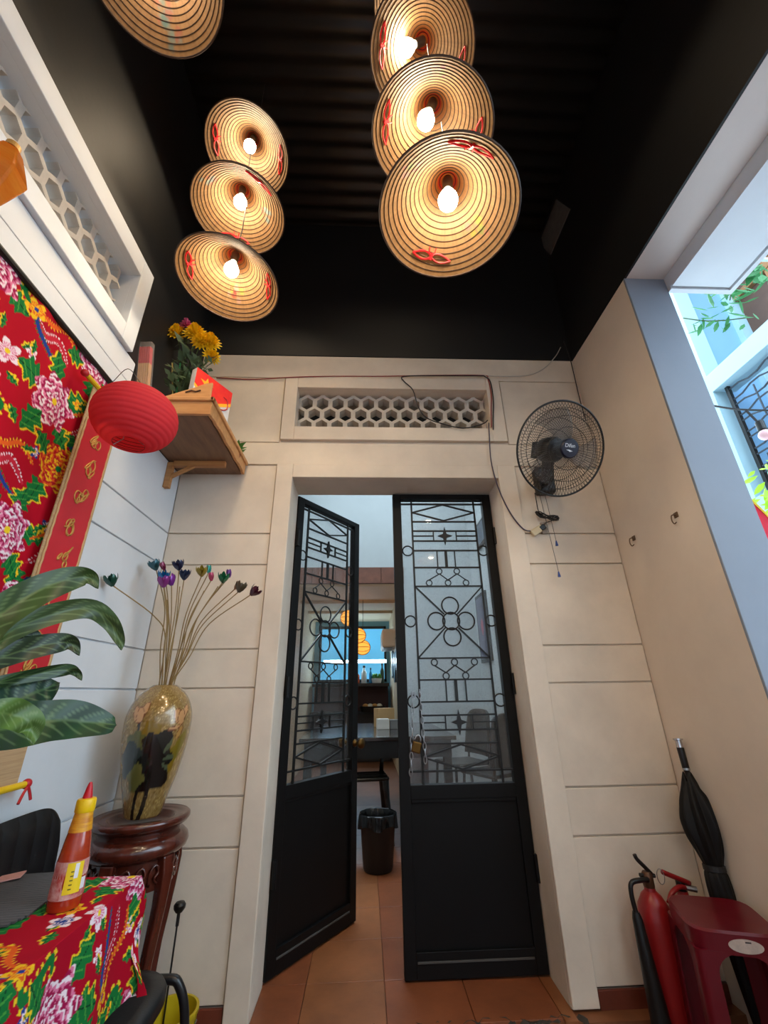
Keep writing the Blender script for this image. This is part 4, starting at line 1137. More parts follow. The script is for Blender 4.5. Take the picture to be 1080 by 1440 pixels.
def stem(pts, w):
    Q = np.array([[p.x, p.y] for p in curve_pts([(a, b, 0) for a, b in pts], 30)])
    for a, b in Q: Cv[np.hypot(s_ - a, (t_ - b) * VHT) < w] = (28, 26, 22)
stem([(-.034, 0.0), (-.036, .10), (-.030, .28)], .0055); stem([(-.014, .0), (-.004, .10), (.004, .28)], .007)
stem([(-.072, .75), (-.068, .68), (-.066, .58)], .005)
ell(-.02, .62, .034, .045, OCH); ell(-.068, .56, .042, .036, OLI); ell(-.080, .43, .045, .060, DKG)
ell(.074, .45, .022, .085, (120, 104, 26), -.55); ell(.050, .34, .022, .05, OCH, -.5)
ell(.012, .42, .056, .108, lambda d, tt: np.where((d[:, None] > .45) & (np.sin(9 * tt)[:, None] > .2) & (tt[:, None] < 1.0) & (tt[:, None] > -.9), np.array((74, 84, 62.)), np.array(DARK, float)), 0, .16, 6)
ell(-.014, .57, .030, .028, DARK); ell(-.048, .30, .030, .042, (104, 100, 50), 0, .18, 4)
PKN, OUT = (196, 146, 96), (110, 62, 34)
for cs, ct0 in ((-.074, .78), (.082, .755)):
    for ox, oy, a, b, an in ((-.014, -.004, .013, .027, .35), (.016, .008, .011, .030, -.45), (.002, -.008, .014, .026, 0)):
        ell(cs + ox, ct0 + oy / VHT, a + .0025, b + .0025, OUT, an, .02); ell(cs + ox, ct0 + oy / VHT, a, b, PKN, an, .02)
ell(.06, .655, .026, .008, OUT, .2, .03); ell(.06, .655, .022, .005, PKN, .2, .03)
ell(.085, .62, .010, .024, OUT, -.5, .03); ell(.085, .62, .0075, .021, (176, 132, 70), -.5, .03)
vb.build('body', mat('gold_lacquer', (150, 120, 60), .22, attr=True, coat=.8, metal=.12), vz, smooth=True, col=lin(np.clip(Cv, 0, 255)))
# lacquered lotus stems
MOU = Vector((VX, VY, VZ + VHT - .01))
STEMM = mat('dried_stem', (142, 116, 70), .7)
def lotus(m, c, ax, R, kind):
    B = basis(ax, (1, .1, 0))
    for ring, (n_, op, sc_) in enumerate(((5, .25, .9), (5, .95 if kind == 'open' else .42, 1.0))):
        for q in range(n_):
            a = 2 * PI * q / n_ + ring * .6
            d = Vector((math.cos(a), math.sin(a), 0)); s = Vector((-math.sin(a), math.cos(a), 0))
            L = R * 2.0 * sc_; pr = []
            for f_ in (0, .3, .6, .85, 1):
                out = R * (.12 + op * math.sin(f_ * 2.0)); h = L * f_; w_ = R * .48 * math.sin(PI * min(.98, .12 + .86 * f_)) ** .8
                if f_ == 1: w_ = .0006
                pr.append([B @ (d * out + s * e * w_ + Vector((0, 0, h)) + d * (-.25 * abs(e) * w_)) for e in (-1, 0, 1)])
            vs = [Vector(c) + v for row in pr for v in row]
            m.add(vs, [(3 * i + j, 3 * i + j + 1, 3 * i + j + 4, 3 * i + j + 3) for i in range(4) for j in range(2)])
flowers = [('green', (-.995, 1.66, 1.60), (16, 74, 60), 'open', 'dark green lacquered lotus bending far left of the vase'),
 ('teal', (-.95, 1.88, 1.725), (40, 90, 104), 'open', 'teal lacquered lotus at the left of the vase bunch'), ('crimson', (-.905, 1.86, 1.72), (120, 30, 70), 'bud', 'crimson lacquered lotus bud in the left bunch'),
 ('navy', (-.857, 1.9, 1.73), (34, 40, 76), 'open', 'navy lacquered lotus at the top of the left bunch'), ('blue', (-.90, 1.86, 1.67), (16, 110, 170), 'open', 'bright blue lacquered lotus in the left bunch'),
 ('purple', (-.85, 1.84, 1.645), (120, 40, 140), 'open', 'glossy purple lacquered lotus in the left bunch'), ('violet', (-.873, 1.82, 1.632), (140, 50, 130), 'open', 'magenta violet lacquered lotus lowest in the left bunch'),
 ('indigo', (-.835, 1.92, 1.69), (24, 44, 84), 'open', 'dark indigo lacquered lotus behind the purple one'), ('gold', (-.75, 1.9, 1.70), (150, 130, 40), 'open', 'olive gold lacquered lotus in the middle bunch'),
 ('aqua', (-.728, 1.92, 1.72), (40, 150, 140), 'bud', 'aqua green lacquered lotus bud in the middle bunch'), ('pink', (-.696, 1.88, 1.675), (190, 80, 110), 'bud', 'pink lacquered lotus bud in the right bunch'),
 ('emerald', (-.65, 1.9, 1.67), (16, 110, 70), 'open', 'emerald lacquered lotus in the right bunch'), ('lilac', (-.632, 1.92, 1.70), (110, 60, 140), 'bud', 'lilac lacquered lotus bud in the right bunch'),
 ('cream', (-.59, 1.9, 1.64), (196, 160, 130), 'bud', 'cream lacquered lotus bud toward the right'), ('bronze', (-.567, 1.88, 1.622), (84, 72, 52), 'open', 'bronze lacquered lotus beside the cream bud'),
 ('maroon', (-.516, 1.9, 1.612), (74, 24, 44), 'open', 'dark maroon lacquered lotus farthest right')]
for k, (nm, c, colr, kind, lab) in enumerate(flowers):
    t = thing('lotus_flower', lab, 'flower', MOU, group='lacquered lotus flowers in the tall vase')
    c = Vector(c); v = c - MOU
    off = Vector((max(-.03, min(.03, v.x * .14)), random.uniform(-.02, .02), 0))
    a1 = off + Vector((v.x * .18, v.y * .2, v.z * .30)); a2 = Vector((v.x * .46, v.y * .55, v.z * .62 + random.uniform(-.01, .02)))
    if k == 0: a1 = Vector((v.x * .12, v.y * .15, .19)); a2 = Vector((v.x * .33, v.y * .4, .27)); 
    MB().tube(curve_pts([off + Vector((0, 0, -.12)), off, a1, a2, v], 30), .0024, 5).build('stem', STEMM, t, smooth=True)
    ax = (v - a2).normalized() * .5 + Vector((random.uniform(-.5, .5), random.uniform(-.6, .1), .6))
    m = MB(); lotus(m, v - ax.normalized() * .006, ax, .025 if kind == 'open' else .020, kind)
    m.build('bloom', mat('lacquer_' + nm, colr, .28, metal=.35, coat=.4), t, smooth=True)
for k, (dx, dz) in enumerate(((-.045, .36), (.06, .40), (.10, .42), (-.015, .42))):
    t = MB().tube(curve_pts([MOU + Vector((dx * .25, .012, -.1)), MOU + Vector((dx * .3, .014, .02)), MOU + Vector((dx * .7, .02, dz * .6)), MOU + Vector((dx * 1.5, .02, dz))], 20), .0023, 5).build('dried_twig', STEMM, smooth=True)
    tag(t, ('leftmost bare dried twig in the tall vase', 'bare dried twig right of centre in the tall vase', 'rightmost bare dried twig in the tall vase', 'central bare dried twig in the tall vase')[k], 'twig', 'bare twigs in the tall vase')

# ------------------------------------------------------------------ table, cloth and what stands on it
TZ = .75
TX0, TX1, TY0, TY1 = -.955, -.606, .25, 1.456
tb = thing('dining_table', 'small table covered by the red floral cloth', 'table', (-.78, .85, 0))
MB().box(TX0, TX1 - .01, TY0, TY1 - .01, TZ - .03, TZ - .004).build('table_top', MATS['dark_brown_wood'], tb, world=True)
for x in (TX0 + .04, TX1 - .06):
    for y in (TY0 + .04, TY1 - .06): MB().tube([(x, y, 0), (x, y, TZ - .03)], .016, 8).build('leg', IRON, tb, world=True)
# cloth: one sheet, top and the hanging edges, following a rounded box
NA, NB = 300, 420
ext = .25
def cloth_xy(s, a, b, nodrop_lo):
    """s = distance along the sheet; returns position and drop"""
    if s > b: return b, s - b
    if s < a: return a, (a - s)
    return s, 0.0
S = np.linspace(TX0 - .02, TX1 + ext, NA); T = np.linspace(TY0 - .05, TY1 + ext, NB)
vs = []; uv = []
for t in T:
    y_, dy = cloth_xy(t, TY0, TY1, False)
    for s in S:
        x_, dx = cloth_xy(s, TX0 - .02, TX1, False)
        d = max(dx, dy)
        # corner: fold gathers outward
        k = min(dx, dy)
        out = .05 * d + .010 * math.sin(t * 26) * min(1, dx / .1) * (dx > 0) + .012 * math.sin(s * 30) * min(1, dy / .1) * (dy > 0)
        X_ = x_ + (out if dx > 0 else 0) + .12 * k * (dx >= dy); Y_ = y_ + (out * .6 if dy > 0 else 0) + .12 * k * (dy > dx)
        rnd = .006 * (1 - math.exp(-d / .006))
        vs.append((X_, Y_, TZ + .002 - max(0, d - rnd * .6))); uv.append((s, t))
cl = MB(); cl.v = vs
cl.f = [(j * NA + i, j * NA + i + 1, (j + 1) * NA + i + 1, (j + 1) * NA + i) for j in range(NB - 1) for i in range(NA - 1)]
uva = np.array(uv); rot = np.array([[math.cos(.5), -math.sin(.5)], [math.sin(.5), math.cos(.5)]])
o = cl.build('tablecloth', CLOTH, smooth=True, col=floral(uva @ rot.T, 12, 1.0, (170, 8, 36)))
tag(o, 'red floral cotton tablecloth hanging over the table edge', 'tablecloth')
# dark slatted placemat
pm = thing('placemat', 'dark grey slatted placemat lying on the tablecloth', 'placemat', (-.86, 1.33, TZ + .004), .10)
PMM = mat('placemat_grey', (66, 66, 68), .5, c2=(90, 90, 92), vscale=30, stretch=(1, 14, 1))
for k in range(24):
    y = -.15 + .3 * (k + .5) / 24
    hw = .105 - .02 * max(0, (abs(y) - .11) / .04)
    MB().box(-hw, hw, y - .0056, y + .0056, 0, .004).build('slat', PMM, pm)
# chilli sauce bottle
cs = thing('sauce_bottle', 'chilli sauce bottle with yellow cap and red nozzle', 'bottle', (-.698, 1.277, TZ + .003))
prof = [(.001, 0), (.033, .001), (.0345, .006), (.0345, .05), (.033, .09), (.028, .125), (.0225, .155), (.0195, .175), (.0185, .186), (.001, .186)]
MB().lathe(prof, 32).build('bottle_body', mat('chilli_red', (150, 36, 20), .15, coat=.6, c2=(176, 62, 24), vscale=8, stretch=(1, 1, 4)), cs, smooth='auto')
lab_a0 = math.atan2(-1.277, .698)
def label_band(z0, z1, a0, a1, m, name, off=.0006, n=20, parent=None):
    b = MB(); vs = []
    for q in range(n + 1):
        a = lab_a0 + a0 + (a1 - a0) * q / n
        for z in (z0, z1):
            r = np.interp(z, [p[1] for p in prof[1:9]], [p[0] for p in prof[1:9]]) + off
            vs.append((r * math.cos(a), r * math.sin(a), z))
    b.add(vs, [(2 * i, 2 * i + 2, 2 * i + 3, 2 * i + 1) for i in range(n)])
    return b.build(name, m, parent or cs)
lb = label_band(.022, .092, -2.2, 1.9, mat('label_red', (176, 40, 34), .45, c2=(214, 180, 172), vscale=40), 'label')
label_band(.032, .090, -.25, .75, mat('label_yellow', (236, 204, 30), .45), 'yellow_panel', .0009, parent=lb)
label_band(.060, .088, .22, .46, mat('label_white', (226, 226, 230), .45), 'white_panel', .0012, parent=lb)
label_band(.024, .062, -1.3, -.35, mat('label_pale', (214, 176, 170), .45, c2=(176, 60, 50), vscale=70), 'pale_panel', .0010, parent=lb)
label_band(.036, .058, .75, 1.1, MATS['label_white'], 'white_panel', .0010, parent=lb)
for q in range(5): label_band(.040 + q * .008, .0425 + q * .008, .02, .20, mat('label_ink', (110, 96, 20), .5), 'print_line', .0013, 5, lb)
label_band(.146, .186, -PI, PI, mat('neck_wrap', (236, 178, 40), .4, c2=(190, 110, 24), vscale=24, stretch=(1, 1, 6)), 'neck_wrap', .0007, 40)
MB().lathe([(.0205, .184), (.0215, .186), (.0215, .208), (.0195, .212), (.012, .213), (.001, .213)], 28).build('cap', mat('cap_yellow', (240, 196, 10), .4), cs, smooth='auto')
MB().lathe([(.011, .212), (.010, .220), (.006, .238), (.0035, .246), (.001, .247)], 18).build('nozzle', mat('nozzle_red', (196, 20, 36), .4), cs, smooth='auto')
# folded pink paper at the picture edge
pp = MB().obox((-.945, 1.44, TZ + .012), (.03, .01, .003), (-.008, .022, 0), (0, 0, .0015)).build('paper_slip', mat('pink_paper', (206, 150, 140), .7))
tag(pp, 'small pink paper slip on the placemat at the left edge', 'paper')

# potted leafy plant, pot outside the frame
pt = thing('potted_plant', 'potted plant with long green veined leaves reaching in from the left', 'plant', (-.80, .80, TZ + .004))
MB().lathe([(.001, 0), (.065, .001), (.085, .13), (.09, .14), (.08, .14), (.06, .015), (.001, .012)], 24).build('pot', mat('white_pot', (214, 210, 204), .4), pt, smooth='auto')
MB().lathe([(.078, .12), (.001, .125)], 20).build('soil', mat('soil', (50, 38, 28), .95), pt)
LEAFM = mat('veined_leaf', (50, 84, 40), .38, attr=True, transl=.18)
base = Vector((-.80, .80, TZ + .13))
leaves = [([(-.783, .914, 1.301), (-.79, .95, 1.364), (-.777, 1.01, 1.427), (-.75, 1.064, 1.471), (-.723, 1.1, 1.485), (-.702, 1.116, 1.459)], .036, (58, 88, 34), .25),
 ([(-.801, .95, 1.291), (-.79, 1.016, 1.351), (-.754, 1.088, 1.396), (-.716, 1.136, 1.409), (-.68, 1.166, 1.38), (-.654, 1.182, 1.336), (-.645, 1.185, 1.31)], .026, (64, 92, 40), .1),
 ([(-.846, .99, 1.305), (-.831, 1.02, 1.318), (-.814, 1.056, 1.336), (-.788, 1.094, 1.333)], .036, (40, 66, 34), .5),
 ([(-.808, .97, 1.264), (-.788, 1.036, 1.298), (-.759, 1.09, 1.319), (-.736, 1.12, 1.322), (-.717, 1.134, 1.294)], .026, (40, 62, 34), .15),
 ([(-.794, .97, 1.223), (-.77, 1.036, 1.242), (-.728, 1.108, 1.26), (-.711, 1.13, 1.255), (-.699, 1.138, 1.236)], .015, (44, 76, 40), -.6),
 ([(-.789, .99, 1.162), (-.774, 1.044, 1.19), (-.757, 1.086, 1.213), (-.739, 1.121, 1.231)], .052, (24, 66, 48), .5),
 ([(-.723, .92, 1.138), (-.698, .998, 1.147), (-.658, 1.07, 1.151), (-.597, 1.146, 1.135)], .046, (34, 74, 40), .75),
 ([(-.655, .826, 1.176), (-.642, .874, 1.171), (-.626, .903, 1.152), (-.615, .905, 1.118)], .026, (92, 128, 54), .55),
 ([(-.80, .88, 1.20), (-.86, .95, 1.30), (-.90, 1.02, 1.36), (-.93, 1.08, 1.37)], .036, (48, 80, 38), .4)]
viewp = Vector((0, 0, CAM_Z))
for li, (mp, W, colr, tilt) in enumerate(leaves):
    mid = curve_pts(mp, 40); n = len(mid); NW = 17
    vs = []; cols = []
    blunt = li == 6
    for i, p in enumerate(mid):
        f_ = i / (n - 1)
        tg = (mid[min(i + 1, n - 1)] - mid[max(i - 1, 0)]).normalized()
        nv = (viewp - p).normalized()
        side = tg.cross(nv).normalized()           # leaf blade broadly turned to the light in front
        up = side.cross(tg).normalized()
        side = (side * math.cos(tilt * .5) + up * math.sin(tilt * .5)).normalized(); up = side.cross(tg).normalized()
        g_ = .25 + f_ * .75
        w_ = W * (math.sin(PI * min(1, g_)) ** (.35 if blunt else .75) if f_ < .999 else .0)
        w_ = max(w_, .0006)
        for j in range(NW):
            e = 2 * j / (NW - 1) - 1
            vs.append(p + side * e * w_ + up * (.22 * abs(e) * w_) + up * .003 * math.sin(f_ * 14 + e * 2))
            v = math.sin((f_ * 46 - abs(e) * 9 + li))
            c = np.array(colr, float) * (1 + .12 * math.sin(f_ * 17 + e * 3))
            if v > .80 and .12 < abs(e) < .82: c = c * .45 + np.array((150, 176, 120.)) * .55
            if abs(e) < .07: c = c * .5 + np.array((140, 170, 100.)) * .5
            cols.append(c)
    m = MB(); m.v = [tuple(v) for v in vs]
    m.f = [(i * NW + j, i * NW + j + 1, (i + 1) * NW + j + 1, (i + 1) * NW + j) for i in range(n - 1) for j in range(NW - 1)]
    lf = m.build('leaf', LEAFM, pt, world=True, smooth=True, col=lin(np.clip(np.array(cols) * .85, 0, 255)))
    MB().tube(curve_pts([base, (base + Vector(mp[0])) / 2 + Vector((-.01, 0, .03)), mp[0]], 10), .0045, 6).build('petiole', mat('petiole_green', (84, 110, 60), .5), lf, world=True)

# black cafe chair between table and left wall, facing the room
chr_ = thing('cafe_chair', 'black padded chair with channelled back tucked behind the table', 'chair', (-.76, 1.47, 0))
def seatf(u, v):
    # rounded pad
    x, y = 2 * u - 1, 2 * v - 1
    k = 1 / max(1e-6, (abs(x) ** 4 + abs(y) ** 4) ** .25) * max(abs(x), abs(y)) if (abs(x) + abs(y)) > 0 else 1
    return (-.745 + .20 * x * k, 1.49 + .205 * y * k)
m = MB()
prof = [(.92, -.045), (1.0, -.03), (1.0, -.008), (.96, .006), (.8, .010), (.001, .012)]
NSQ = 48; vs = []
for sc_, dz in prof:
    for q in range(NSQ):
        a = 2 * PI * q / NSQ; ca, sa = math.cos(a), math.sin(a)
        rr_ = 1 / (abs(ca) ** 4 + abs(sa) ** 4) ** .25
        vs.append((-.745 + .20 * rr_ * ca * sc_, 1.49 + .21 * rr_ * sa * sc_, .452 + dz - .02 * (rr_ * ca * sc_ > .5) * 0))
m.add(vs, [(i * NSQ + q, i * NSQ + (q + 1) % NSQ, (i + 1) * NSQ + (q + 1) % NSQ, (i + 1) * NSQ + q) for i in range(len(prof) - 1) for q in range(NSQ)] + [tuple(reversed(range(NSQ)))])
m.build('seat', BLKLE, chr_, world=True, smooth=True)
# backrest with vertical channels, in the plane X about -0.97
bkp = MB(); NY, NZ = 90, 14; vs = []
for side in (0, 1):
    for j in range(NZ):
        fz = j / (NZ - 1); z = .56 + .325 * fz
        for i in range(NY):
            fy = i / (NY - 1); yh = (2 * fy - 1)
            hw = .205 * (1 - .10 * max(0, fz - .7) / .3 * (abs(yh)) - .02)
            y = 1.49 + hw * yh
            zz_ = z - .05 * max(0, fz - .55) / .45 * abs(yh) ** 5
            x = XL + .052 - .012 * fz + (.006 * abs(math.sin(fy * PI * 6)) ** .5 + .012 if side == 0 else -.018) * (1 - abs(yh) ** 12) * (1 - abs(2 * fz - 1) ** 14)
            x += .012 * abs(yh) ** 2
            vs.append((x, y, zz_))
fs = []
for s_0 in (0, 1):
    o_ = s_0 * NY * NZ
    for j in range(NZ - 1):
        for i in range(NY - 1):
            q = (o_ + j * NY + i, o_ + j * NY + i + 1, o_ + (j + 1) * NY + i + 1, o_ + (j + 1) * NY + i)
            fs.append(q if s_0 == 0 else q[::-1])
bkp.add(vs, fs).build('backrest', BLKLE, chr_, world=True, smooth=True)
CT = mat('black_tube', (20, 21, 24), .3)
for sy in (-1, 1):
    y = 1.49 + sy * .20
    MB().tube(curve_pts([(XL + .055, y, .70), (XL + .075, y, .46), (-.80, y, .425), (-.60, y + sy * .01, .43), (-.545, y + sy * .015, .41), (-.515, y + sy * .02, .30), (-.50, y + sy * .022, .0)], 40), .0125, 10).build('frame_tube', CT, chr_, world=True, smooth=True)
    MB().tube([(-.90, y, .43), (XL + .05, y + sy * .01, .0)], .0125, 8).build('leg', CT, chr_, world=True)

# red plastic stools ---------------------------------------------------
REDPL = mat('red_plastic', (100, 8, 24), .32, var=.12, vscale=5)
def make_stool(label, loc, rz, h=.5, top=.13, foot=.145, sticker=False):
    t = thing('plastic_stool', label, 'stool', loc, rz, group='red plastic stools')
    NSQ = 40
    def ring(hs, z, p=5):
        out = []
        for q in range(NSQ):
            a = 2 * PI * q / NSQ; ca, sa = math.cos(a), math.sin(a); r = 1 / (abs(ca) ** p + abs(sa) ** p) ** (1 / p)
            out.append((hs * r * ca, hs * r * sa, z))
        return out
    m = MB(); vs = []
    pr = [(.0005, h - .004), (top * .7, h - .003), (top * .95, h), (top, h - .006), (top * 1.005, h - .055), (top * .97, h - .055), (top * .95, h - .02)]
    for hs, z in pr: vs += ring(hs, z)
    m.add(vs, [(i * NSQ + q, i * NSQ + (q + 1) % NSQ, (i + 1) * NSQ + (q + 1) % NSQ, (i + 1) * NSQ + q) for i in range(len(pr) - 1) for q in range(NSQ)])
    sd_ = m.build('seat', REDPL, t, smooth='auto')
    # four corner legs: L-shaped, with an arch between neighbours
    for k in range(4):
        b = MB(); vs = []
        zs = [h - .05 - (h - .05) * f0 for f0 in (0, .006, .015, .03, .05, .075, .10, .125, .2, .35, .5, .65, .82, 1.0)]
        for z in zs:
            f_ = (h - .05 - z) / (h - .05); hs = top * 1.003 + (foot - top) * f_
            arch = .5 * (1 - f_) ** 5 * 1.0
            tt_ = max(0.0, 1 - f_ * 8.0); wl_ = hs * (.40 + .58 * (1 - math.sqrt(max(0, 1 - tt_ * tt_))))        # leg width along each side
            rc = .02
            pts = [(hs - wl_, hs)] + [(hs - rc + rc * math.sin(a), hs - rc + rc * math.cos(a)) for a in np.linspace(0, PI / 2, 5)] + [(hs, hs - wl_)]
            ip_ = [(hs - .006, hs - wl_), (hs - .008, hs - .008 - rc * .5), (hs - .008 - rc * .5, hs - .008), (hs - wl_, hs - .006)]
            for x, y in pts + ip_: vs.append((x, y, z))
        K = 11
        fs = [(i * K + q, i * K + (q + 1) % K, (i + 1) * K + (q + 1) % K, (i + 1) * K + q) for i in range(13) for q in range(K)] + [tuple(range(K)), tuple(reversed(range(13 * K, 14 * K)))]
        b.add(vs, fs).xf(Matrix.Rotation(k * PI / 2, 4, 'Z')).build('leg', REDPL, t, smooth='auto')
    if sticker:
        e = [(.047 * math.cos(a), .017 * math.sin(a)) for a in np.linspace(0, 2 * PI, 29)[:-1]]
        MB().prism(e, lambda a, b_, d: (a + .012, -top * 1.004 - d, h - .031 + b_), .0, .0012).build('oval_sticker', mat('sticker_grey', (206, 192, 182), .6, c2=(176, 164, 156), vscale=40), t)
        MB().box(.012, .028, -top * 1.004 - .0016, -top * 1.004, h - .023, h - .0195).build('sticker_print', mat('print_dark', (60, 54, 56), .6), t)
    return t
make_stool('red plastic stool with oval sticker in the right corner', (1.187, 1.775, 0), math.radians(-17), .5, sticker=True)
make_stool('red plastic stool pushed under the floral table', (-.66, 1.09, 0), .1, .44)

# yellow bucket and black rod behind the chair
yb_ = thing('yellow_bucket', 'yellow plastic bucket on the floor beside the carved stand', 'bucket', (-.645, 1.96, 0))
MB().lathe([(.001, 0), (.07, .002), (.084, .22), (.088, .225), (.088, .236), (.080, .236), (.066, .01)], 28).build('body', mat('yellow_plastic', (196, 172, 24), .4), yb_, smooth='auto')
MB().tube([(.087 * math.cos(a), -.091 * math.sin(a) , .21 - .04 * math.sin(a)) for a in np.linspace(0, PI, 16)], .003, 6).build('handle', STEEL, yb_)
rd = thing('knob_rod', 'thin black rod with round knob standing by the carved stand', 'rod', (-.686, 2.02, 0))
MB().tube([(0, 0, 0), (.004, -.006, .44)], .0032, 6).build('shaft', BLKPL, rd)
MB().tube([(.004, -.006, .43), (.0045, -.007, .47)], .006, 8).build('collar', BLKPL, rd)
MB().lathe([(.001, 0), (.012, .001), (.020, .012), (.021, .022), (.015, .030), (.001, .032)], 18, (.0045, -.007, .468)).build('knob', BLKPL, rd, smooth='auto')
MB().lathe([(.001, 0), (.05, 0), (.05, .012), (.001, .03)], 18).build('base', BLKPL, rd)

# ------------------------------------------------------------------ extinguishers and umbrella
EXR = mat('extinguisher_red', (146, 26, 28), .32, var=.08)
ex = thing('fire_extinguisher', 'red gas fire extinguisher with long black horn in the right corner', 'extinguisher', (1.088, 1.995, 0))
MB().lathe([(.001, .0), (.055, .001), (.06, .01), (.06, .40), (.052, .445), (.034, .475), (.02, .487), (.018, .50), (.001, .50)], 32).build('cylinder', EXR, ex, smooth='auto')
MB().lathe([(.016, .49), (.020, .50), (.020, .535), (.014, .545), (.001, .546)], 16).build('valve', mat('valve_bronze', (96, 66, 48), .4, metal=.7), ex, smooth='auto')
MB().tube(curve_pts([(.02, 0, .535), (-.005, -.004, .56), (-.030, -.006, .585), (-.036, -.006, .60)], 10), .0075, 8).build('lever', BLKPL, ex, smooth=True)
MB().tube([(.03, 0, .53), (-.03, -.004, .535)], .007, 8).build('lower_lever', BLKPL, ex)
MB().tube(ring_pts(.048, .53, .024, 16, -.01, .6), .0014, 5, closed=True).build('pin_ring', STEEL, ex)
MB().tube(curve_pts([(-.01, -.02, .525), (-.05, -.03, .528), (-.085, -.035, .522), (-.094, -.036, .49), (-.090, -.036, .43)], 24), .0085, 10).build('hose', BLKPL, ex, smooth=True)
MB().tube([(-.090, -.036, .44), (-.089, -.036, .42), (-.083, -.037, .26), (-.075, -.038, .06)], [.012, .0175, .026, .038], 18).build('horn', BLKPL, ex, smooth='auto')
ex2 = thing('fire_extinguisher', 'red fire extinguisher with red squeeze handle behind the stool', 'extinguisher', (1.235, 2.03, 0))
MB().lathe([(.001, .0), (.05, .001), (.055, .01), (.055, .38), (.046, .43), (.02, .455), (.018, .47), (.001, .47)], 28).build('cylinder', EXR, ex2, smooth='auto')
MB().tube(curve_pts([(.03, -.01, .495), (-.02, -.02, .515), (-.07, -.03, .535), (-.082, -.032, .54)], 12), [.010] * 10 + [.008] * 3 if False else .0085, 8).build('lever', EXR, ex2, smooth=True)
MB().tube(curve_pts([(.02, -.01, .48), (-.02, -.02, .488), (-.06, -.03, .475), (-.085, -.034, .445)], 12), .0085, 8).build('lower_handle', EXR, ex2, smooth=True)
MB().lathe([(.012, .46), (.017, .47), (.017, .50), (.001, .505)], 14, (0, 0, 0)).build('valve', IRON, ex2, smooth='auto')
MB().tube([(.0, -.01, .485), (.045, -.02, .478)], .010, 8).build('nozzle', STEEL, ex2)

um = Vector((1.343, 1.985, .995)); ub = Vector((1.318, 1.905, .02))
uax = (um - ub).normalized(); UL = (um - ub).length
umb = thing('folded_umbrella', 'folded black umbrella with silver cap leaning in the right corner', 'umbrella', mtx=Matrix.Translation(ub) @ basis(uax, (1, 0, 0)).to_4x4())
MB().lathe([(.001, 0), (.004, .003), (.005, .05), (.006, .09)], 10).build('ferrule', STEEL, umb, smooth=True)
NSG = 96; vs = []
prof = [(.07, .006), (.16, .02), (.30, .032), (.45, .040), (.52, .038), (.545, .030), (.58, .040), (.66, .060), (.74, .052), (.80, .032), (.835, .018), (.84, .013)]
cp = curve_pts([(z, r, 0) for z, r in prof], 60)
for p in cp:
    z, r = p.x, max(.004, p.y)
    for q in range(NSG):
        a = 2 * PI * q / NSG
        amp = .10 + (.30 if .57 < z < .84 else 0) * math.sin(PI * min(1, max(0, (z - .57) / .27)))
        rr_ = r * (1 + amp * (2 * abs(((a * 8 / (2 * PI) + z * 1.2) % 1) - .5) - .5))
        jag = .018 * math.sin(3 * a + 1) * max(0, (z - .76) / .08)
        vs.append((rr_ * math.cos(a), rr_ * math.sin(a), z + jag))
m = MB().add(vs, [(i * NSG + q, i * NSG + (q + 1) % NSG, (i + 1) * NSG + (q + 1) % NSG, (i + 1) * NSG + q) for i in range(len(cp) - 1) for q in range(NSG)])
m.build('canopy', mat('black_nylon', (11, 12, 15), .6, spec=.3), umb, smooth=True)
MB().lathe([(.034, .535), (.0375, .537), (.0375, .553), (.034, .555)], 24).build('strap', mat('strap_black', (26, 26, 30), .5), umb)
MB().lathe([(.006, .82), (.009, .84), (.011, .86), (.0135, .865), (.014, .945), (.001, .945)], 18).build('grip', BLKPL, umb, smooth='auto')
MB().lathe([(.0142, .862), (.0146, .864), (.0146, .868), (.0142, .870)], 18).build('grip_band', STEEL, umb)
MB().lathe([(.0135, .944), (.0125, .955), (.0125, UL - .008), (.019, UL - .006), (.019, UL), (.001, UL + .001)], 20).build('end_cap', mat('chrome', (200, 200, 204), .2, metal=1), umb, smooth='auto')

# ------------------------------------------------------------------ outside, to the right
NBW = mat('neighbour_white', (164, 196, 208), .7, var=.05, vscale=1.5)
NBB = mat('neighbour_blue', (128, 172, 208), .7, var=.05, vscale=1.5)
BRN = mat('brown_louvre', (92, 66, 52), .7, var=.2)
nb = thing('neighbour_house', 'pale blue neighbouring house with a grilled loggia', 'house', (3.4, 1.5, 0))
MB().box(3.2, 3.36, 2.98, 3.30, 0, 7.0).build('pillar', NBW, nb, world=True)
MB().box(3.36, 3.9, 3.06, 3.30, 0, 7.0).build('loggia_end_wall', NBB, nb, world=True)
MB().box(3.80, 3.90, 3.0, 3.06, 2.6, 7.0).build('wall_edge', NBW, nb, world=True)
MB().box(3.95, 4.1, 1.15, 3.1, 0, 7.0).build('back_wall', NBB, nb, world=True)
MB().box(3.90, 3.95, 1.2, 3.0, 4.4, 6.2).build('louvre_panel', BRN, nb, world=True)
MB().box(3.90, 3.95, 1.2, 2.75, 2.75, 3.85).build('louvre_panel', BRN, nb, world=True)
for y in (2.2, 2.62): MB().box(3.86, 3.91, y - .03, y + .03, 3.9, 6.2).build('timber_post', mat('timber', (150, 104, 62), .6), nb, world=True)
MB().box(3.85, 3.91, 1.2, 3.0, 4.9, 4.96).build('timber_rail', MATS['timber'], nb, world=True)
MB().box(3.2, 3.42, 1.15, 2.98, 3.70, 3.88).build('floor_beam', NBW, nb, world=True)
MB().box(3.2, 3.42, 1.15, 2.98, 6.1, 6.5).build('roof_beam', NBW, nb, world=True)
MB().box(3.2, 3.4, 1.15, 2.98, 0, 2.62).build('parapet', NBW, nb, world=True)
MB().box(3.2, 4.0, 1.15, 3.3, 6.5, 6.65).build('roof_slab', NBW, nb, world=True)
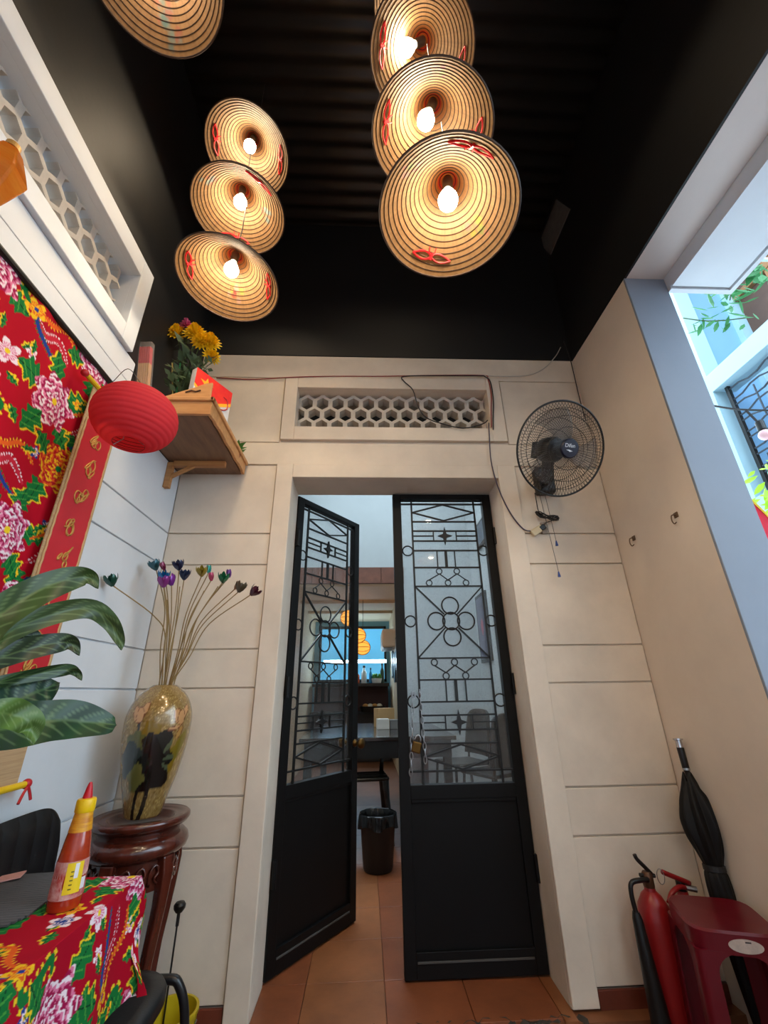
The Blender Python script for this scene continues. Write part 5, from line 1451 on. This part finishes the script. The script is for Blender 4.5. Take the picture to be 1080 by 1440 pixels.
gr = MB().box(3.27, 3.30, 2.90, 2.93, 2.62, 3.70).build('grille_frame', IRON, nb, world=True)
GRIM = mat('grille_iron', (52, 60, 70), .5)
for k in range(12):
    z = 2.70 + .085 * k
    pts = []
    for q in range(20):
        y = 2.9 - q * .09
        pts.append((3.285, y, z + (.03 if (q // 2 + k) % 2 else -.0)))
    MB().tube(pts, .008, 5).build('grille_bar', GRIM, gr, world=True)
for k in range(6):
    y = 2.82 - k * .27
    MB().tube([(3.285, y, 2.7 + .085 * (k % 3)), (3.285, y, 2.95 + .085 * (k % 3))], .007, 5).build('grille_bar', GRIM, gr, world=True)
    MB().tube([(3.285, y - .12, 3.25), (3.285, y - .12, 3.55)], .007, 5).build('grille_bar', GRIM, gr, world=True)
# vine and hanging foliage outside
VINE = mat('vine_leaf', (70, 140, 84), .5, transl=.3); VINE2 = mat('yellow_green_leaf', (170, 214, 60), .5, transl=.4)  # mid green for the vine, yellow green for the shrub
def leafy(name, lab, spine, n, L, m_, spread=.05, cat='plant', seed=0):
    r_ = random.Random(seed); P = curve_pts(spine, 30); t = thing(name, lab, cat, P[0])
    MB().tube(P, .004, 5).build('stem', GREEN, t, world=True)
    for q in range(n):
        p = P[int(len(P) * r_.random() * .999)] + Vector((r_.uniform(-spread, spread), r_.uniform(-spread, spread), r_.uniform(-spread, spread)))
        d = Vector((r_.uniform(-1, 1), r_.uniform(-1, 1), r_.uniform(-1, .4))).normalized(); l_ = L * r_.uniform(.7, 1.3)
        s = d.cross(Vector((r_.uniform(-.4, .4), -.8, .5))).normalized() * l_ * .2; u_ = d.cross(s).normalized() * l_ * .06
        vs = [p, p + d * l_ * .35 + s, p + d * l_ * .7 + s * .8, p + d * l_, p + d * l_ * .7 - s * .8, p + d * l_ * .35 - s, p + d * l_ * .35 + u_, p + d * l_ * .7 + u_]
        MB().add(vs, [(0, 1, 6), (1, 2, 7, 6), (2, 3, 7), (3, 4, 7), (4, 5, 6, 7), (5, 0, 6)]).build('leaf', m_, t, world=True)
leafy('vine', 'thin green vine trailing across the loggia outside', [(2.15, 2.0, 3.50), (2.30, 2.0, 3.48), (2.45, 2.0, 3.49), (2.62, 2.0, 3.52)], 22, .085, VINE, .04, seed=3)
FOL = [(2.48, 1.95, 3.62), (2.50, 1.9, 3.72), (2.56, 1.9, 3.80), (2.62, 1.9, 3.88)]
leafy('hanging_foliage', 'green foliage hanging below the canopy edge outside', FOL, 80, .11, VINE, .12, seed=5)
leafy('garden_shrub', 'yellow green shrub low outside the opening', [(2.72, 2.45, 2.2), (2.80, 2.45, 2.45), (2.95, 2.4, 2.55), (3.05, 2.2, 2.5)], 80, .09, VINE2, .12, seed=8)
o = MB().tube([(2.28, 1.72, 3.70), (2.75, 1.60, 3.55)], .012, 8).build('awning_pole', mat('white_pole', (206, 230, 236), .5)); tag(o, 'short white pole among the hanging foliage', 'pole')
fs_ = thing('festoon_bulb', 'hanging festoon bulb on a black wire outside', 'lamp', (2.363, 2.0, 2.60))
MB().tube(curve_pts([(2.05, 2.0, 2.785), (2.20, 2.0, 2.755), (2.30, 2.0, 2.745), (2.55, 2.0, 2.74)], 16), .006, 6).build('wire', BC, fs_, world=True)
MB().tube([(2.31, 2.0, 2.745), (2.355, 2.0, 2.65)], .007, 6).build('drop', BC, fs_, world=True)
MB().lathe([(.001, .0), (.022, .0), (.022, .055), (.012, .065), (.001, .065)], 14, (2.362, 2.0, 2.60)).build('socket', BLKPL, fs_, world=True)
MB().sphere((2.364, 2.0, 2.565), .033, 14, 10).build('globe', mat('pink_globe', (236, 190, 196), .3), fs_, world=True, smooth=True)
fg = thing('red_pennant', 'red pennant with yellow fringe outside beside the jamb', 'pennant', (2.0, 1.9, 1.5))
m = MB(); m.grid(lambda u, v: (1.93 + .30 * u * (.25 + .75 * v), 1.9 + .02 * math.sin(6 * v + 3 * u), 2.20 - .60 * v - .10 * u), 10, 24)
m.build('cloth', mat('pennant_red', (214, 40, 66), .7, transl=.3), fg, world=True, smooth=True, solid=.002)
MB().tube([(1.935 + .295 * (.25 + .75 * v), 1.9 + .02 * math.sin(6 * v + 3), 2.10 - .60 * v) for v in np.linspace(0, 1, 24)], .007, 5).build('fringe', mat('fringe_yellow', (230, 200, 60), .7), fg, world=True)
MB().tube([(1.93, 1.9, 0), (1.93, 1.9, 2.22)], .01, 8).build('staff', MATS['timber'], fg, world=True)

# ------------------------------------------------------------------ behind the camera: street side of the seating area
ST = mat('street_facade', (170, 172, 172), .8, var=.06, vscale=1)
o = MB().box(1.62, 8, YB - .3, YB - .1, 0, 3.6).build('courtyard_light_block', ST); tag(o, 'grey wall added outside behind the camera to block sky light', 'wall')  # unseen wall added to keep sky light off the jamb
o = MB().box(-6, 8, -9.3, -9.0, 0, 4.2).build('street_wall', ST); tag(o, 'pale street wall far behind the camera', 'wall')
def back_chair(lab, loc, rz):
    t = thing('moulded_chair', lab, 'chair', loc, rz, group='chairs inside behind the closed leaf')
    MB().box(-.2, .2, -.2, .2, .43, .46).build('seat', BLKLE, t, bevel=.03)
    m = MB(); m.grid(lambda u, v: ((2 * u - 1) * .2 * (1 - .25 * max(0, v - .6)), -.2 + .03 * (2 * u - 1) ** 2 - .06 * v, .50 + .40 * v - .05 * abs(2 * u - 1) ** 4 * v), 16, 10)
    m.build('backrest', BLKLE, t, smooth=True, solid=.03)
    for sx in (-1, 1):
        MB().tube([(sx * .18, -.21, .62), (sx * .18, -.19, .44), (sx * .20, -.24, 0)], .012, 8).build('leg', CT, t)
        MB().tube([(sx * .18, .17, .44), (sx * .2, .2, 0)], .012, 8).build('leg', CT, t)
back_chair('dark chair inside seen through the closed leaf, next to the table', (.93, 4.62, .12), 1.9)
back_chair('dark chair inside seen through the closed leaf, by the wall', (1.08, 4.05, .12), .5)
ip2 = thing('picture', 'dark framed picture with red figure on the inner right wall', 'picture', (1.40, 5.0, 1.88))
MB().box(-.025, 0, -.22, .22, -.39, .39).build('frame', IRON, ip2)
MB().box(-.028, -.024, -.18, .18, -.35, .35).build('print', mat('print_dusk', (84, 84, 104), .4, var=.3, vscale=6), ip2)
MB().prism([(.0, .10), (.05, .04), (.04, -.04), (.0, -.10), (-.04, -.03), (-.05, .05)], lambda a, b, d: (d, a, b), -.030, -.0275).build('red_figure', mat('figure_red', (170, 80, 96), .5), ip2)
wv = thing('window_4', None, None, (1.40, 4.66, 2.94), kind='structure')
MB().box(-.03, 0, -.2, .2, -.16, .14).build('frame', IRON, wv)
MB().box(-.034, -.028, -.17, .17, -.13, .11).build('glass_pane', mat('dark_pane', (60, 70, 84), .2), wv)
